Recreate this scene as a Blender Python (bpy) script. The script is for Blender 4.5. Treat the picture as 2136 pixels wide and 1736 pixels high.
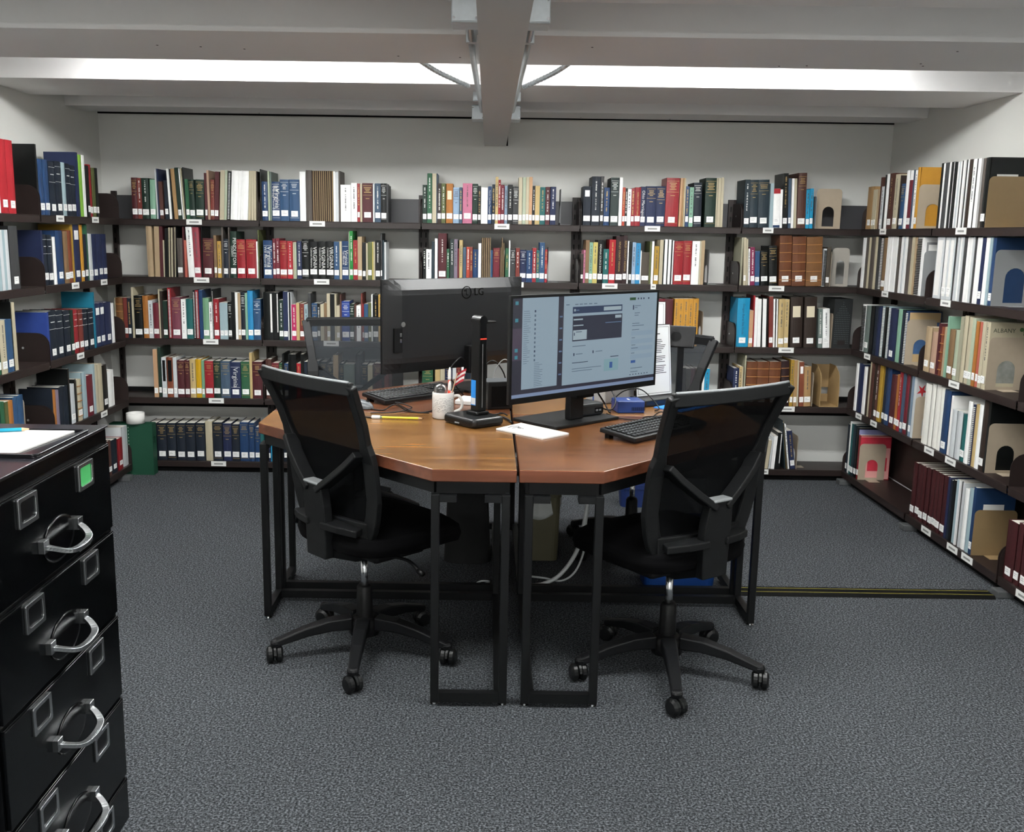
import bpy, math, random
from mathutils import Vector, Matrix, Euler
R = math.radians
random.seed(7)
for o in list(bpy.data.objects): bpy.data.objects.remove(o)
SC = bpy.context.scene
COL = SC.collection

# ------------------------------------------------------------ camera, world, exposure
cam_data = bpy.data.cameras.new('camera')
cam = bpy.data.objects.new('camera', cam_data); COL.objects.link(cam)
cam_data.sensor_fit = 'HORIZONTAL'; cam_data.sensor_width = 36.0
cam_data.lens = 36.0 * 2050.0 / 2136.0
cam_data.shift_x = (1068.0 - 1015.5) / 2136.0
cam_data.clip_start = 0.02
PITCH, ROLL = R(10.474), R(0.842)
cam.location = (0, 0, 1.42)
_right = Vector((1, 0, 0)); _up = Vector((0, math.sin(PITCH), math.cos(PITCH))); _fwd = Vector((0, math.cos(PITCH), -math.sin(PITCH)))
_r2 = math.cos(ROLL) * _right + math.sin(ROLL) * _up
_u2 = -math.sin(ROLL) * _right + math.cos(ROLL) * _up
cam.matrix_world = Matrix(((_r2.x, _u2.x, -_fwd.x, 0), (_r2.y, _u2.y, -_fwd.y, 0), (_r2.z, _u2.z, -_fwd.z, 1.42), (0, 0, 0, 1)))
SC.camera = cam
world = bpy.data.worlds.new('world'); SC.world = world
world.use_nodes = True
world.node_tree.nodes['Background'].inputs[0].default_value = (0.8, 0.85, 0.9, 1)
world.node_tree.nodes['Background'].inputs[1].default_value = 0.0
SC.view_settings.view_transform = 'Standard'
SC.view_settings.look = 'None'
SC.view_settings.exposure = 0.0
SC.view_settings.gamma = 1.0
LAMP_STRENGTH = 142.0

# ------------------------------------------------------------ materials
def lin(h):
    h = h.lstrip('#'); out = []
    for i in (0, 2, 4):
        v = int(h[i:i + 2], 16) / 255.0
        out.append(v / 12.92 if v <= 0.04045 else ((v + 0.055) / 1.055) ** 2.4)
    return (out[0], out[1], out[2], 1.0)
MATS = {}
def mat(name, hexc, rough=0.6, metal=0.0, noise=0.0, nscale=40.0, bump=0.0, spec=0.5, coat=0.0):
    if name in MATS: return MATS[name]
    m = bpy.data.materials.new(name); m.use_nodes = True
    nt = m.node_tree; b = nt.nodes['Principled BSDF']
    c = lin(hexc)
    b.inputs['Base Color'].default_value = c
    b.inputs['Roughness'].default_value = rough
    b.inputs['Metallic'].default_value = metal
    b.inputs['Specular IOR Level'].default_value = spec
    if coat: b.inputs['Coat Weight'].default_value = coat; b.inputs['Coat Roughness'].default_value = 0.1
    if noise or bump:
        tc = nt.nodes.new('ShaderNodeTexCoord'); n = nt.nodes.new('ShaderNodeTexNoise')
        n.inputs['Scale'].default_value = nscale; n.inputs['Detail'].default_value = 4
        nt.links.new(tc.outputs['Object'], n.inputs['Vector'])
        if noise:
            mx = nt.nodes.new('ShaderNodeMix'); mx.data_type = 'RGBA'
            mx.inputs[6].default_value = tuple(max(0, v * (1 - noise)) for v in c[:3]) + (1,)
            mx.inputs[7].default_value = tuple(min(1, v * (1 + noise)) for v in c[:3]) + (1,)
            nt.links.new(n.outputs['Fac'], mx.inputs[0]); nt.links.new(mx.outputs[2], b.inputs['Base Color'])
        if bump:
            bp = nt.nodes.new('ShaderNodeBump'); bp.inputs['Strength'].default_value = bump; bp.inputs['Distance'].default_value = 0.01
            nt.links.new(n.outputs['Fac'], bp.inputs['Height']); nt.links.new(bp.outputs['Normal'], b.inputs['Normal'])
    MATS[name] = m
    return m
def emit(name, hexc, strength=1.0):
    if name in MATS: return MATS[name]
    m = bpy.data.materials.new(name); m.use_nodes = True
    b = m.node_tree.nodes['Principled BSDF']
    b.inputs['Base Color'].default_value = (0.01, 0.01, 0.01, 1); b.inputs['Roughness'].default_value = 0.25
    b.inputs['Emission Color'].default_value = lin(hexc); b.inputs['Emission Strength'].default_value = strength
    MATS[name] = m
    return m
def mesh_fabric(name, hexc, clear):
    m = bpy.data.materials.new(name); m.use_nodes = True
    nt = m.node_tree; b = nt.nodes['Principled BSDF']
    b.inputs['Base Color'].default_value = lin(hexc); b.inputs['Roughness'].default_value = 0.8; b.inputs['Specular IOR Level'].default_value = 0.05
    t = nt.nodes.new('ShaderNodeBsdfTransparent'); mx = nt.nodes.new('ShaderNodeMixShader'); mx.inputs[0].default_value = clear
    out = nt.nodes['Material Output']
    nt.links.new(b.outputs[0], mx.inputs[1]); nt.links.new(t.outputs[0], mx.inputs[2]); nt.links.new(mx.outputs[0], out.inputs[0])
    return m
def carpet_mat():
    m = bpy.data.materials.new('carpet'); m.use_nodes = True
    nt = m.node_tree; b = nt.nodes['Principled BSDF']; b.inputs['Roughness'].default_value = 0.95; b.inputs['Specular IOR Level'].default_value = 0.1
    tc = nt.nodes.new('ShaderNodeTexCoord')
    n1 = nt.nodes.new('ShaderNodeTexNoise'); n1.inputs['Scale'].default_value = 160; n1.inputs['Detail'].default_value = 3; n1.inputs['Roughness'].default_value = 0.7
    n2 = nt.nodes.new('ShaderNodeTexVoronoi'); n2.inputs['Scale'].default_value = 170
    n3 = nt.nodes.new('ShaderNodeTexNoise'); n3.inputs['Scale'].default_value = 2.2; n3.inputs['Detail'].default_value = 3
    for n in (n1, n2, n3): nt.links.new(tc.outputs['Object'], n.inputs['Vector'])
    cr = nt.nodes.new('ShaderNodeValToRGB')
    cr.color_ramp.elements[0].position = 0.38; cr.color_ramp.elements[0].color = lin('1a1b1d')
    cr.color_ramp.elements[1].position = 0.66; cr.color_ramp.elements[1].color = lin('727579')
    e = cr.color_ramp.elements.new(0.5); e.color = lin('3e4144')
    nt.links.new(n1.outputs['Fac'], cr.inputs[0])
    hs = nt.nodes.new('ShaderNodeMix'); hs.data_type = 'RGBA'; hs.blend_type = 'MULTIPLY'; hs.inputs[0].default_value = 0.5
    cr2 = nt.nodes.new('ShaderNodeValToRGB')
    cr2.color_ramp.elements[0].color = (0.35, 0.36, 0.37, 1); cr2.color_ramp.elements[1].color = (1.25, 1.25, 1.25, 1)
    nt.links.new(n2.outputs['Color'], cr2.inputs[0])
    nt.links.new(cr.outputs[0], hs.inputs[6]); nt.links.new(cr2.outputs[0], hs.inputs[7])
    nt.links.new(hs.outputs[2], b.inputs['Base Color'])
    bp = nt.nodes.new('ShaderNodeBump'); bp.inputs['Strength'].default_value = 0.6; bp.inputs['Distance'].default_value = 0.004
    nt.links.new(n1.outputs['Fac'], bp.inputs['Height']); nt.links.new(bp.outputs['Normal'], b.inputs['Normal'])
    return m
def wood_mat(name, a, c2):
    m = bpy.data.materials.new(name); m.use_nodes = True
    nt = m.node_tree; b = nt.nodes['Principled BSDF']; b.inputs['Roughness'].default_value = 0.27
    tc = nt.nodes.new('ShaderNodeTexCoord'); mp = nt.nodes.new('ShaderNodeMapping'); mp.inputs['Scale'].default_value = (1.2, 9.0, 9.0)
    n = nt.nodes.new('ShaderNodeTexNoise'); n.inputs['Scale'].default_value = 2.2; n.inputs['Detail'].default_value = 6; n.inputs['Distortion'].default_value = 0.6
    n2 = nt.nodes.new('ShaderNodeTexNoise'); n2.inputs['Scale'].default_value = 3.0
    cr = nt.nodes.new('ShaderNodeValToRGB')
    cr.color_ramp.elements[0].position = 0.3; cr.color_ramp.elements[0].color = lin(a)
    cr.color_ramp.elements[1].position = 0.72; cr.color_ramp.elements[1].color = lin(c2)
    mx = nt.nodes.new('ShaderNodeMath'); mx.operation = 'MULTIPLY_ADD'; mx.inputs[1].default_value = 0.35; 
    nt.links.new(tc.outputs['Object'], mp.inputs[0]); nt.links.new(mp.outputs[0], n.inputs['Vector']); nt.links.new(tc.outputs['Object'], n2.inputs['Vector'])
    sc = nt.nodes.new('ShaderNodeMath'); sc.operation = 'MULTIPLY'; sc.inputs[1].default_value = 0.65
    nt.links.new(n.outputs['Fac'], sc.inputs[0]); nt.links.new(n2.outputs['Fac'], mx.inputs[0]); nt.links.new(sc.outputs[0], mx.inputs[2])
    nt.links.new(mx.outputs[0], cr.inputs[0]); nt.links.new(cr.outputs[0], b.inputs['Base Color'])
    return m

# ------------------------------------------------------------ mesh builder
class MB:
    def __init__(s): s.v = []; s.f = []; s.m = []; s.cur = 0
    def mat(s, i): s.cur = i; return s
    def add(s, vs, fs, M=None):
        n = len(s.v)
        s.v += [tuple(M @ Vector(p)) if M is not None else tuple(p) for p in vs]
        s.f += [tuple(n + i for i in f) for f in fs]; s.m += [s.cur] * len(fs)
        return s
    def box(s, x0, x1, y0, y1, z0, z1, M=None):
        return s.add([(x0, y0, z0), (x1, y0, z0), (x1, y1, z0), (x0, y1, z0), (x0, y0, z1), (x1, y0, z1), (x1, y1, z1), (x0, y1, z1)],
                     [(0, 3, 2, 1), (4, 5, 6, 7), (0, 1, 5, 4), (1, 2, 6, 5), (2, 3, 7, 6), (3, 0, 4, 7)], M)
    def quad(s, a, b, c, d, M=None): return s.add([a, b, c, d], [(0, 1, 2, 3)], M)
    def prism(s, pts, z0, z1, M=None):
        n = len(pts)
        vs = [(p[0], p[1], z0) for p in pts] + [(p[0], p[1], z1) for p in pts]
        fs = [tuple(range(n - 1, -1, -1)), tuple(range(n, 2 * n))] + [(i, (i + 1) % n, n + (i + 1) % n, n + i) for i in range(n)]
        return s.add(vs, fs, M)
    def ring(s, outer, inner, z0, z1, M=None):          # a plate with a hole; both outlines have the same count
        n = len(outer)
        vs = [(p[0], p[1], z0) for p in outer] + [(p[0], p[1], z0) for p in inner] + [(p[0], p[1], z1) for p in outer] + [(p[0], p[1], z1) for p in inner]
        fs = []
        for i in range(n):
            j = (i + 1) % n
            fs += [(i, n + i, n + j, j), (2 * n + i, 2 * n + j, 3 * n + j, 3 * n + i), (i, j, 2 * n + j, 2 * n + i), (n + i, 3 * n + i, 3 * n + j, n + j)]
        return s.add(vs, fs, M)
    def lathe(s, prof, n=24, M=None):
        vs = []; fs = []
        for r, z in prof:
            for i in range(n):
                a = 2 * math.pi * i / n; vs.append((r * math.cos(a), r * math.sin(a), z))
        for k in range(len(prof) - 1):
            for i in range(n):
                j = (i + 1) % n
                fs.append((k * n + i, k * n + j, (k + 1) * n + j, (k + 1) * n + i))
        if prof[0][0] > 1e-6: fs.append(tuple(range(n - 1, -1, -1)))
        if prof[-1][0] > 1e-6: fs.append(tuple((len(prof) - 1) * n + i for i in range(n)))
        return s.add(vs, fs, M)
    def tube(s, path, r, n=8, M=None):
        P = [Vector(p) for p in path]; rs = r if isinstance(r, (list, tuple)) else [r] * len(P)
        vs = []; fs = []; up = Vector((0, 0, 1)); prev = None
        for k, p in enumerate(P):
            d = (P[min(k + 1, len(P) - 1)] - P[max(k - 1, 0)]).normalized()
            if prev is None:
                a = up if abs(d.z) < 0.9 else Vector((1, 0, 0)); x = d.cross(a).normalized()
            else:
                x = (prev - d * prev.dot(d)).normalized()
            prev = x; y = d.cross(x)
            for i in range(n):
                t = 2 * math.pi * i / n; vs.append(p + (x * math.cos(t) + y * math.sin(t)) * rs[k])
        for k in range(len(P) - 1):
            for i in range(n):
                j = (i + 1) % n; fs.append((k * n + i, k * n + j, (k + 1) * n + j, (k + 1) * n + i))
        fs.append(tuple(range(n - 1, -1, -1))); fs.append(tuple((len(P) - 1) * n + i for i in range(n)))
        return s.add(vs, fs, M)
    def sweep(s, path, w, h, M=None, up=(0, 0, 1)):      # rectangular section bar along a path
        P = [Vector(p) for p in path]; vs = []; fs = []; U = Vector(up)
        ws = w if isinstance(w, (list, tuple)) else [w] * len(P); hs = h if isinstance(h, (list, tuple)) else [h] * len(P)
        for k, p in enumerate(P):
            d = (P[min(k + 1, len(P) - 1)] - P[max(k - 1, 0)]).normalized()
            x = d.cross(U).normalized(); y = x.cross(d)
            for a, b in ((-1, -1), (1, -1), (1, 1), (-1, 1)): vs.append(p + x * a * ws[k] / 2 + y * b * hs[k] / 2)
        for k in range(len(P) - 1):
            for i in range(4):
                j = (i + 1) % 4; fs.append((k * 4 + i, k * 4 + j, (k + 1) * 4 + j, (k + 1) * 4 + i))
        fs.append((3, 2, 1, 0)); e = (len(P) - 1) * 4; fs.append((e, e + 1, e + 2, e + 3))
        return s.add(vs, fs, M)
    def grid(s, fn, nu, nv, M=None):
        vs = [fn(i / nu, j / nv) for j in range(nv + 1) for i in range(nu + 1)]
        fs = [(j * (nu + 1) + i, j * (nu + 1) + i + 1, (j + 1) * (nu + 1) + i + 1, (j + 1) * (nu + 1) + i) for j in range(nv) for i in range(nu)]
        return s.add(vs, fs, M)
    def build(s, name, mats, parent=None, smooth=False, bevel=0.0, seg=2, solid=0.0, subsurf=0):
        me = bpy.data.meshes.new(name); me.from_pydata(s.v, [], s.f)
        for m in (mats if isinstance(mats, (list, tuple)) else [mats]): me.materials.append(m)
        if any(s.m): me.polygons.foreach_set('material_index', s.m)
        if smooth: me.polygons.foreach_set('use_smooth', [True] * len(me.polygons))
        me.update()
        o = bpy.data.objects.new(name, me); COL.objects.link(o)
        if parent is not None: o.parent = parent
        if solid:
            q = o.modifiers.new('solid', 'SOLIDIFY'); q.thickness = solid; q.offset = 0
        if bevel:
            q = o.modifiers.new('bevel', 'BEVEL'); q.width = bevel; q.segments = seg; q.limit_method = 'ANGLE'; q.angle_limit = R(40)
        if subsurf:
            q = o.modifiers.new('sub', 'SUBSURF'); q.levels = subsurf; q.render_levels = subsurf
        return o
def empty(name, loc=(0, 0, 0), rz=0.0):
    o = bpy.data.objects.new(name, None); COL.objects.link(o); o.location = loc; o.rotation_euler = (0, 0, rz); o.empty_display_size = 0.05
    return o
def tag(o, label, cat, group=None):
    o['label'] = label; o['category'] = cat
    if group: o['group'] = group
    return o
def struct(o): o['kind'] = 'structure'; return o
def copy_tree(o, parent=None):
    c = o.copy(); COL.objects.link(c)
    if parent is not None: c.parent = parent
    for ch in list(o.children): copy_tree(ch, c)
    return c
def text_mesh(body, size, fn, extrude=0.0, align='CENTER'):
    """verts and faces of a line of lettering, placed by fn(x, y)"""
    cu = bpy.data.curves.new('lettering', 'FONT'); cu.body = body; cu.size = size; cu.align_x = align; cu.align_y = 'CENTER'; cu.resolution_u = 2
    ob = bpy.data.objects.new('lettering', cu); COL.objects.link(ob)
    dg = bpy.context.evaluated_depsgraph_get(); me = bpy.data.meshes.new_from_object(ob.evaluated_get(dg))
    vs = [fn(v.co.x, v.co.y) for v in me.vertices]; fs = [tuple(p.vertices) for p in me.polygons]
    bpy.data.objects.remove(ob); bpy.data.curves.remove(cu); bpy.data.meshes.remove(me)
    return vs, fs
def arc(cx, cy, r, a0, a1, n): return [(cx + r * math.cos(R(a0 + (a1 - a0) * i / n)), cy + r * math.sin(R(a0 + (a1 - a0) * i / n))) for i in range(n + 1)]
def rrect(x0, x1, y0, y1, r, n=4):
    return arc(x1 - r, y0 + r, r, -90, 0, n) + arc(x1 - r, y1 - r, r, 0, 90, n) + arc(x0 + r, y1 - r, r, 90, 180, n) + arc(x0 + r, y0 + r, r, 180, 270, n)
def bez(pts, n=10):                                   # Catmull-Rom through the points
    P = [Vector(p) for p in pts]; out = []
    for i in range(len(P) - 1):
        a, b, c, d = P[max(i - 1, 0)], P[i], P[i + 1], P[min(i + 2, len(P) - 1)]
        for k in range(n):
            t = k / n
            out.append(0.5 * ((2 * b) + (-a + c) * t + (2 * a - 5 * b + 4 * c - d) * t * t + (-a + 3 * b - 3 * c + d) * t ** 3))
    out.append(P[-1]); return out

M_STEEL = mat('brown_steel', '211816', 0.45, noise=0.12, nscale=12, spec=.35)
M_BLACK = mat('black_steel', '0c0d0e', 0.45, spec=.22)
M_BLKPL = mat('black_plastic', '0b0b0c', 0.45, spec=.25)
M_BLKMAT = mat('matte_black', '060607', 0.7, spec=.15)
M_GREYPL = mat('grey_plastic', '898c8d', 0.4)
M_CHROME = mat('chrome', 'd8dadc', 0.18, 1.0)
M_GALV = mat('galvanised', 'b9bfc2', 0.35, 0.8, noise=0.15)
M_PAPER = mat('paper', 'e9e8e4', 0.8)
M_PAGES = mat('pages', 'e4dfd4', 0.85, noise=0.08, nscale=200)
M_INK = mat('ink', '4a4a4c', 0.8)
M_GOLD = mat('gilt', 'a48a57', 0.4, 0.3)
M_WHITEINK = mat('white_ink', 'cfcfca', 0.6)
M_BEIGE = mat('beige_steel', 'a69885', 0.45, noise=0.06)
M_BEIGEDK = mat('tan_steel', '8b7452', 0.5, noise=0.06)
M_GREYST = mat('grey_steel', '8b8d8e', 0.45)
M_WALL = mat('wall_paint', 'd6d6d2', 0.85, noise=0.03, nscale=3)
M_CEIL = mat('ceiling_paint', 'e0dfdf', 0.6, noise=0.02, nscale=6)
M_CARPET = carpet_mat()
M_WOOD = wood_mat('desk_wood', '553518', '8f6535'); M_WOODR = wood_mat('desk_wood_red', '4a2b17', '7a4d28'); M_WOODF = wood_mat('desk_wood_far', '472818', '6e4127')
M_SILVER = mat('silver', 'b4b7b9', .27, .95)
M_WOODEDGE = wood_mat('desk_edge', '4a281a', '704330')


# ------------------------------------------------------------ the room
YW, XLW, XRW, YN, ZC = 5.94, -2.29, 2.345, -2.6, 2.07
def simple(name, b, m, **k): return struct(b.build(name, m, **k))
simple('floor', MB().box(XLW - .1, XRW + .1, YN - .1, YW + .1, -.1, 0), M_CARPET)
simple('wall_back', MB().box(XLW - .1, XRW + .1, YW, YW + .1, 0, 2.45), M_WALL)
simple('wall_left', MB().box(XLW - .1, XLW, YN, YW, 0, 2.45), M_WALL)
simple('wall_right', MB().box(XRW, XRW + .1, YN, YW, 0, 2.45), M_WALL)
simple('wall_front', MB().box(XLW - .1, XRW + .1, YN - .1, YN, 0, 2.45), M_WALL)
# steel deck ceiling: flats at ZC with troughs between them, running across the room
deck = MB(); prof = []
TR = [(-1.25, -.74), (-.2, .31), (.85, 1.36), (1.9, 2.41), (2.95, 3.43), (4.0, 4.53), (5.08, 5.49)]
ys = [(YN, ZC)]
for a, b in TR:
    if a < -2.5: continue
    ys += [(a, ZC), (a + .035, ZC + .14), (b - .035, ZC + .14), (b, ZC)]
ys += [(5.75, ZC), (5.77, ZC + .02), (YW, ZC + .02)]
for (y0, z0), (y1, z1) in zip(ys, ys[1:]):
    deck.quad((XLW, y0, z0), (XRW, y0, z0), (XRW, y1, z1), (XLW, y1, z1))
ceil = simple('ceiling', deck, M_CEIL)
simple('ceiling_slab', MB().box(XLW - .1, XRW + .1, YN - .1, YW + .1, 2.4, 2.5), M_CEIL)
sp = MB()
rs = random.Random(3)
for px, py in [(-1.2, 3.7), (-1.05, 3.72), (-.9, 3.75), (1.55, 3.3), (1.62, 3.6), (1.6, 3.85), (1.63, 3.9), (1.2, 3.93), (1.1, 3.95), (-.35, 3.85), (-.12, 3.86),
               (-1.6, 5.3), (-1.1, 5.33), (-.8, 5.3), (-.5, 5.36), (-.3, 5.34), (.5, 5.7), (1.0, 5.72), (-1.3, 5.72), (-.7, 5.75), (.35, 3.62), (.6, 3.1), (-1.02, 3.3)]:
    zz = ZC
    for a, b in TR:
        if a < py < b: zz = ZC + .14
    if ZC < zz: continue
    sp.prism(arc(px, py, .004, 0, 300, 6), zz - .0012, zz - .0002)
simple('trim_1', sp, M_BLKMAT)                        # screw heads and scuffs on the deck
simple('trim_2', MB().box(XLW, -.05, YW - .006, YW, ZC + .010, ZC + .02).box(.11, XRW, YW - .004, YW, ZC + .012, ZC + .02), M_BLKMAT)   # dark gap over the back wall
beam = MB().box(-.037, .089, YN, YW - .03, 1.925, 1.937).box(.016, .036, YN, YW - .03, 1.937, 2.26).box(-.037, .089, YN, YW - .03, 2.245, 2.26)
bm = simple('ceiling_beam', beam, mat('beam_paint', 'bdbcbb', 0.5))
simple('trim_3', MB().box(.086, .1, YW - .02, YW - .001, 1.93, 2.0), M_BLKMAT)

# ------------------------------------------------------------ things fixed to the beam and deck
def junction_box(x0, x1, y, label):
    t = empty('junction_box', ((x0 + x1) / 2, y, ZC - .075)); w = (x1 - x0) / 2
    b = MB().box(-w, w, -.05, .05, 0, .075); b.build('housing', M_GALV, t, bevel=.003)
    MB().box(-w * .94, w * .94, -.054, -.05, .004, .07).build('cover_plate', M_GALV, t, bevel=.001)
    q = MB()
    for sx in (-1, 1):
        for z in (.012, .062): q.prism(arc(sx * w * .8, z, .004, 0, 315, 7), .054, .056, Matrix.Rotation(R(90), 4, 'X'))
    q.build('screw', M_CHROME, t)
    return tag(t, label, 'junction box')
junction_box(-.115, -.037, 2.92, 'galvanised junction box left of ceiling beam, nearer the camera')
junction_box(.089, .16, 2.92, 'galvanised junction box right of ceiling beam, nearer the camera')
junction_box(-.1, -.037, 5.27, 'galvanised junction box left of ceiling beam, near the back wall')
junction_box(.089, .15, 5.27, 'galvanised junction box right of ceiling beam, near the back wall')
def conduit(x, label, x2):
    t = empty('conduit', (x, 3, ZC - .03))
    MB().tube([(0, -.03, 0), (0, .7, .0), (x2 * .4, 1.4, -.003), (x2, 2.22, 0)], .011, 10).build('pipe', M_GALV, t, smooth=True)
    for y in (.35, 1.75): MB().box(-.018, .018, y - .012, y + .012, -.012, .03).build('clamp', M_GALV, t, bevel=.002)
    return tag(t, label, 'conduit')
conduit(-.068, 'thin steel conduit running along left side of ceiling beam', .02)
conduit(.118, 'thin steel conduit running along right side of ceiling beam', -.01)
def flex(x0, x1, y0, label):
    b = MB(); n = 40
    pts = bez([(x0, y0, ZC + .05), ((x0 * .6 + x1 * .4), y0 + .12, ZC + .01), (x1, y0 + .33, ZC - .02)], 22)
    rr = [.011 if i % 2 else .0085 for i in range(len(pts))]
    b.tube(pts, rr, 10)
    return tag(b.build('flexible_conduit', M_GALV), label, 'cable')
flex(-.32, -.1, 4.12, 'ribbed metal flex hose from left strip light to beam conduit')
flex(.34, .14, 4.12, 'ribbed metal flex hose from right strip light to beam conduit')

tube_m = bpy.data.materials.new('fluorescent_tube'); tube_m.use_nodes = True
_b = tube_m.node_tree.nodes['Principled BSDF']; _b.inputs['Emission Color'].default_value = (0.985, 1.0, 0.985, 1); _b.inputs['Emission Strength'].default_value = LAMP_STRENGTH
def strip_light(x0, x1, y, label):
    t = empty('strip_light', ((x0 + x1) / 2, y, ZC + .138)); w = (x1 - x0) / 2
    MB().box(-w, w, -.055, .055, -.032, 0).build('housing', mat('lamp_white', 'dddddd', .4), t, bevel=.003)
    for dy in (-.035, .035):
        MB().tube([(-w + .03, dy, -.055), (w - .03, dy, -.055)], .013, 12).build('tube', tube_m, t, smooth=True)
        for sx in (-1, 1):
            MB().box(sx * (w - .016) - .012, sx * (w - .016) + .012, dy - .017, dy + .017, -.075, -.032).build('lamp_holder', mat('lamp_white', 'dddddd', .4), t)
    return tag(t, label, 'light')
LY = 4.17
strip_light(-1.62, -.30, LY, 'fluorescent strip light in the ceiling trough left of the beam')
strip_light(.34, 1.66, LY, 'fluorescent strip light in the ceiling trough right of the beam')
for yy, dz in ((2.16, 0), (-1.5, -.22)):  # the hung pair behind the camera is added to brighten the ceiling
    for xa in (-1.62, .34):
        s_ = strip_light(xa, xa + 1.32, yy, 'fluorescent strip light out of view above the camera')
        s_['group'] = 'strip lights outside the picture'; s_.location.z += dz
        if dz:
            for sx in (-.5, .5): MB().box(sx - .006, sx + .006, -.006, .006, 0, -dz + (ZC + .138 - ZC) * 0).build('added_lamp_rod', M_GALV, s_)

# ------------------------------------------------------------ shelving
ZROW = {1: 1.479, 2: 1.152, 3: .797, 4: .450, 5: .070}
TAGM = mat('label_white', 'e6e6e3', .6)
def plate_outline(d, h, r, n=6):                     # end plate: square at the back, rounded at the front top
    return [(0, 0), (d, 0), (d, h)] + [(r - r * math.sin(R(90 * i / n)), h - r + r * math.cos(R(90 * i / n))) for i in range(n + 1)]
def shelving(name, W, D, label, tags, plates, panel=True, foot=''):
    """local: x along the bay, y = 0 at the shelf fronts, z up"""
    t = empty(name)
    tag(t, label, 'shelving unit', 'brown steel shelving bays')
    for x in (.0145, W - .0145):
        b = MB().box(x - .014, x + .014, D - .03, D - .004, 0, 1.64)
        b.mat(1)
        for k in range(26): b.box(x - .004, x + .004, D - .0308, D - .03, .12 + k * .058, .15 + k * .058)
        b.build('upright', [M_STEEL, M_BLKMAT], t)
    for r, z in ZROW.items():
        b = MB().box(.004, W - .004, 0, D - .014, z - .004, z).box(.004, W - .004, 0, .004, z - .036, z - .004).box(.004, W - .004, .004, .02, z - .036, z - .033).box(.004, W - .004, D - .02, D - .014, z - .03, z)
        sh = b.build('shelf', M_STEEL, t, bevel=.0015)
        for (row, x, w) in tags:
            if row == r:
                tb = MB().box(x - w / 2, x + w / 2, -.0035, -.0015, z - .029, z + .001)
                tb.mat(1).box(x - w * .3, x + w * .3, -.0038, -.0035, z - .019, z - .01)
                tb.build('shelf_label', [TAGM, mat('tag_ink', '8a8a88', .8)], sh)
    for (r, x) in plates:
        z = ZROW[r]; h = .155
        pb = MB(); o = plate_outline(D - .04, h, .06)
        M = Matrix(((0, 0, 1, x), (1, 0, 0, 0), (0, 1, 0, z - .02), (0, 0, 0, 1)))
        pb.prism(o, -.0015, .0015, M)
        pb.mat(1).prism(arc(.12, .085, .006, 0, 315, 7), -.003, .003, M)
        pb.build('end_plate', [M_STEEL, M_CHROME], t)
    if panel: MB().box(.03, W - .03, D - .016, D - .008, ZROW[1], ZROW[1] + .138).build('back_panel', mat('panel_grey', '3a3a3d', .5), t)
    MB().box(.03, W - .03, D - .028, D - .02, ZROW[4] - .09, ZROW[4] + .028).build('stretcher', M_BLKMAT, t)
    MB().box(.01, W - .01, .035, .05, 0, ZROW[5] - .036).build('kick_plate', M_BLKMAT, t)
    if not panel:
        x = .05 if foot == 'R' else W - .12; MB().box(x - .03, x + .03, -.035, .034, 0, .03).build('floor_foot', mat('foot_grey', '484a4b', .45), t, bevel=.004)
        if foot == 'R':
            for r in (4, 5): MB().box(.03, W - .03, D - .0035, D - .0015, ZROW[r], ZROW[r] + .3).build('back_panel', M_STEEL, t)  # dark sheets put in for the shade on the wall behind these rows
    return t
BX = [-2.23, -1.31, -.39, .515, 1.433, 2.335]
names = ['beside the left shelves', 'left of ceiling beam', 'under ceiling beam', 'right of ceiling beam', 'in the right corner']
btags = {0: [(1, .55, .088), (2, .58, .088), (3, .62, .088), (4, .64, .088), (5, .64, .088)], 1: [(1, .33, .088), (2, .35, .088), (3, .4, .088), (4, .4, .088)],
         2: [(1, .46, .085), (2, .56, .06)], 3: [(1, .41, .088), (2, .18, .088), (2, .43, .03)], 4: [(1, .15, .06), (2, .22, .088), (3, .3, .088), (4, .33, .088), (5, .22, .05)]}
for i in range(5):
    W = BX[i + 1] - BX[i]
    pl = [(r, .004) for r in (1, 2, 3, 4, 5)] + [(r, W - .004) for r in (1, 2, 3, 4, 5)]
    if i == 0: pl = [p for p in pl if p[1] > .1]
    if i == 4: pl = [p for p in pl if p[1] < .1]
    s = shelving('shelving_unit', W, YW - 5.691, 'brown steel shelving bay against the back wall, ' + names[i], btags[i], pl)
    s.location = (BX[i], 5.691, 0)
# side units: front faces at x = -2.07 (left) and x = 2.11 (right)
def side_unit(side, y0, y1, label, tags, plates):
    W = y1 - y0
    if side == 'L':
        s = shelving('shelving_unit', W, XLW * -1 - 2.07, label, tags, plates, False, 'L'); s.location = (-2.07, y0, 0); s.rotation_euler = (0, 0, R(90))
    else:
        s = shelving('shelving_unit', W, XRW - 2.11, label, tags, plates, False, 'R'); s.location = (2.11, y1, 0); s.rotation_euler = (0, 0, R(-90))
    return s
ap = lambda W: [(r, .004) for r in (1, 2, 3, 4, 5)] + [(r, W - .004) for r in (1, 2, 3, 4, 5)]
side_unit('L', 4.62, 5.60, 'brown steel shelving bay on left wall, end nearest the back corner', [(1, .2, .085), (1, .63, .085), (2, .33, .085), (2, .7, .085), (3, .34, .085), (4, .6, .085)], ap(.98))
side_unit('L', 3.66, 4.612, 'brown steel shelving bay on left wall, directly behind the filing cabinet', [(3, .4, .085)], ap(.952))
side_unit('R', 4.785, 5.685, 'brown steel shelving bay on right wall, end nearest the back corner', [(1, .32, .085), (2, .42, .085), (3, .25, .085), (4, .2, .085), (4, .42, .085)], [p for p in ap(.9) if p[1] < .1 or p[0] in (2, 3)])
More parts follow.
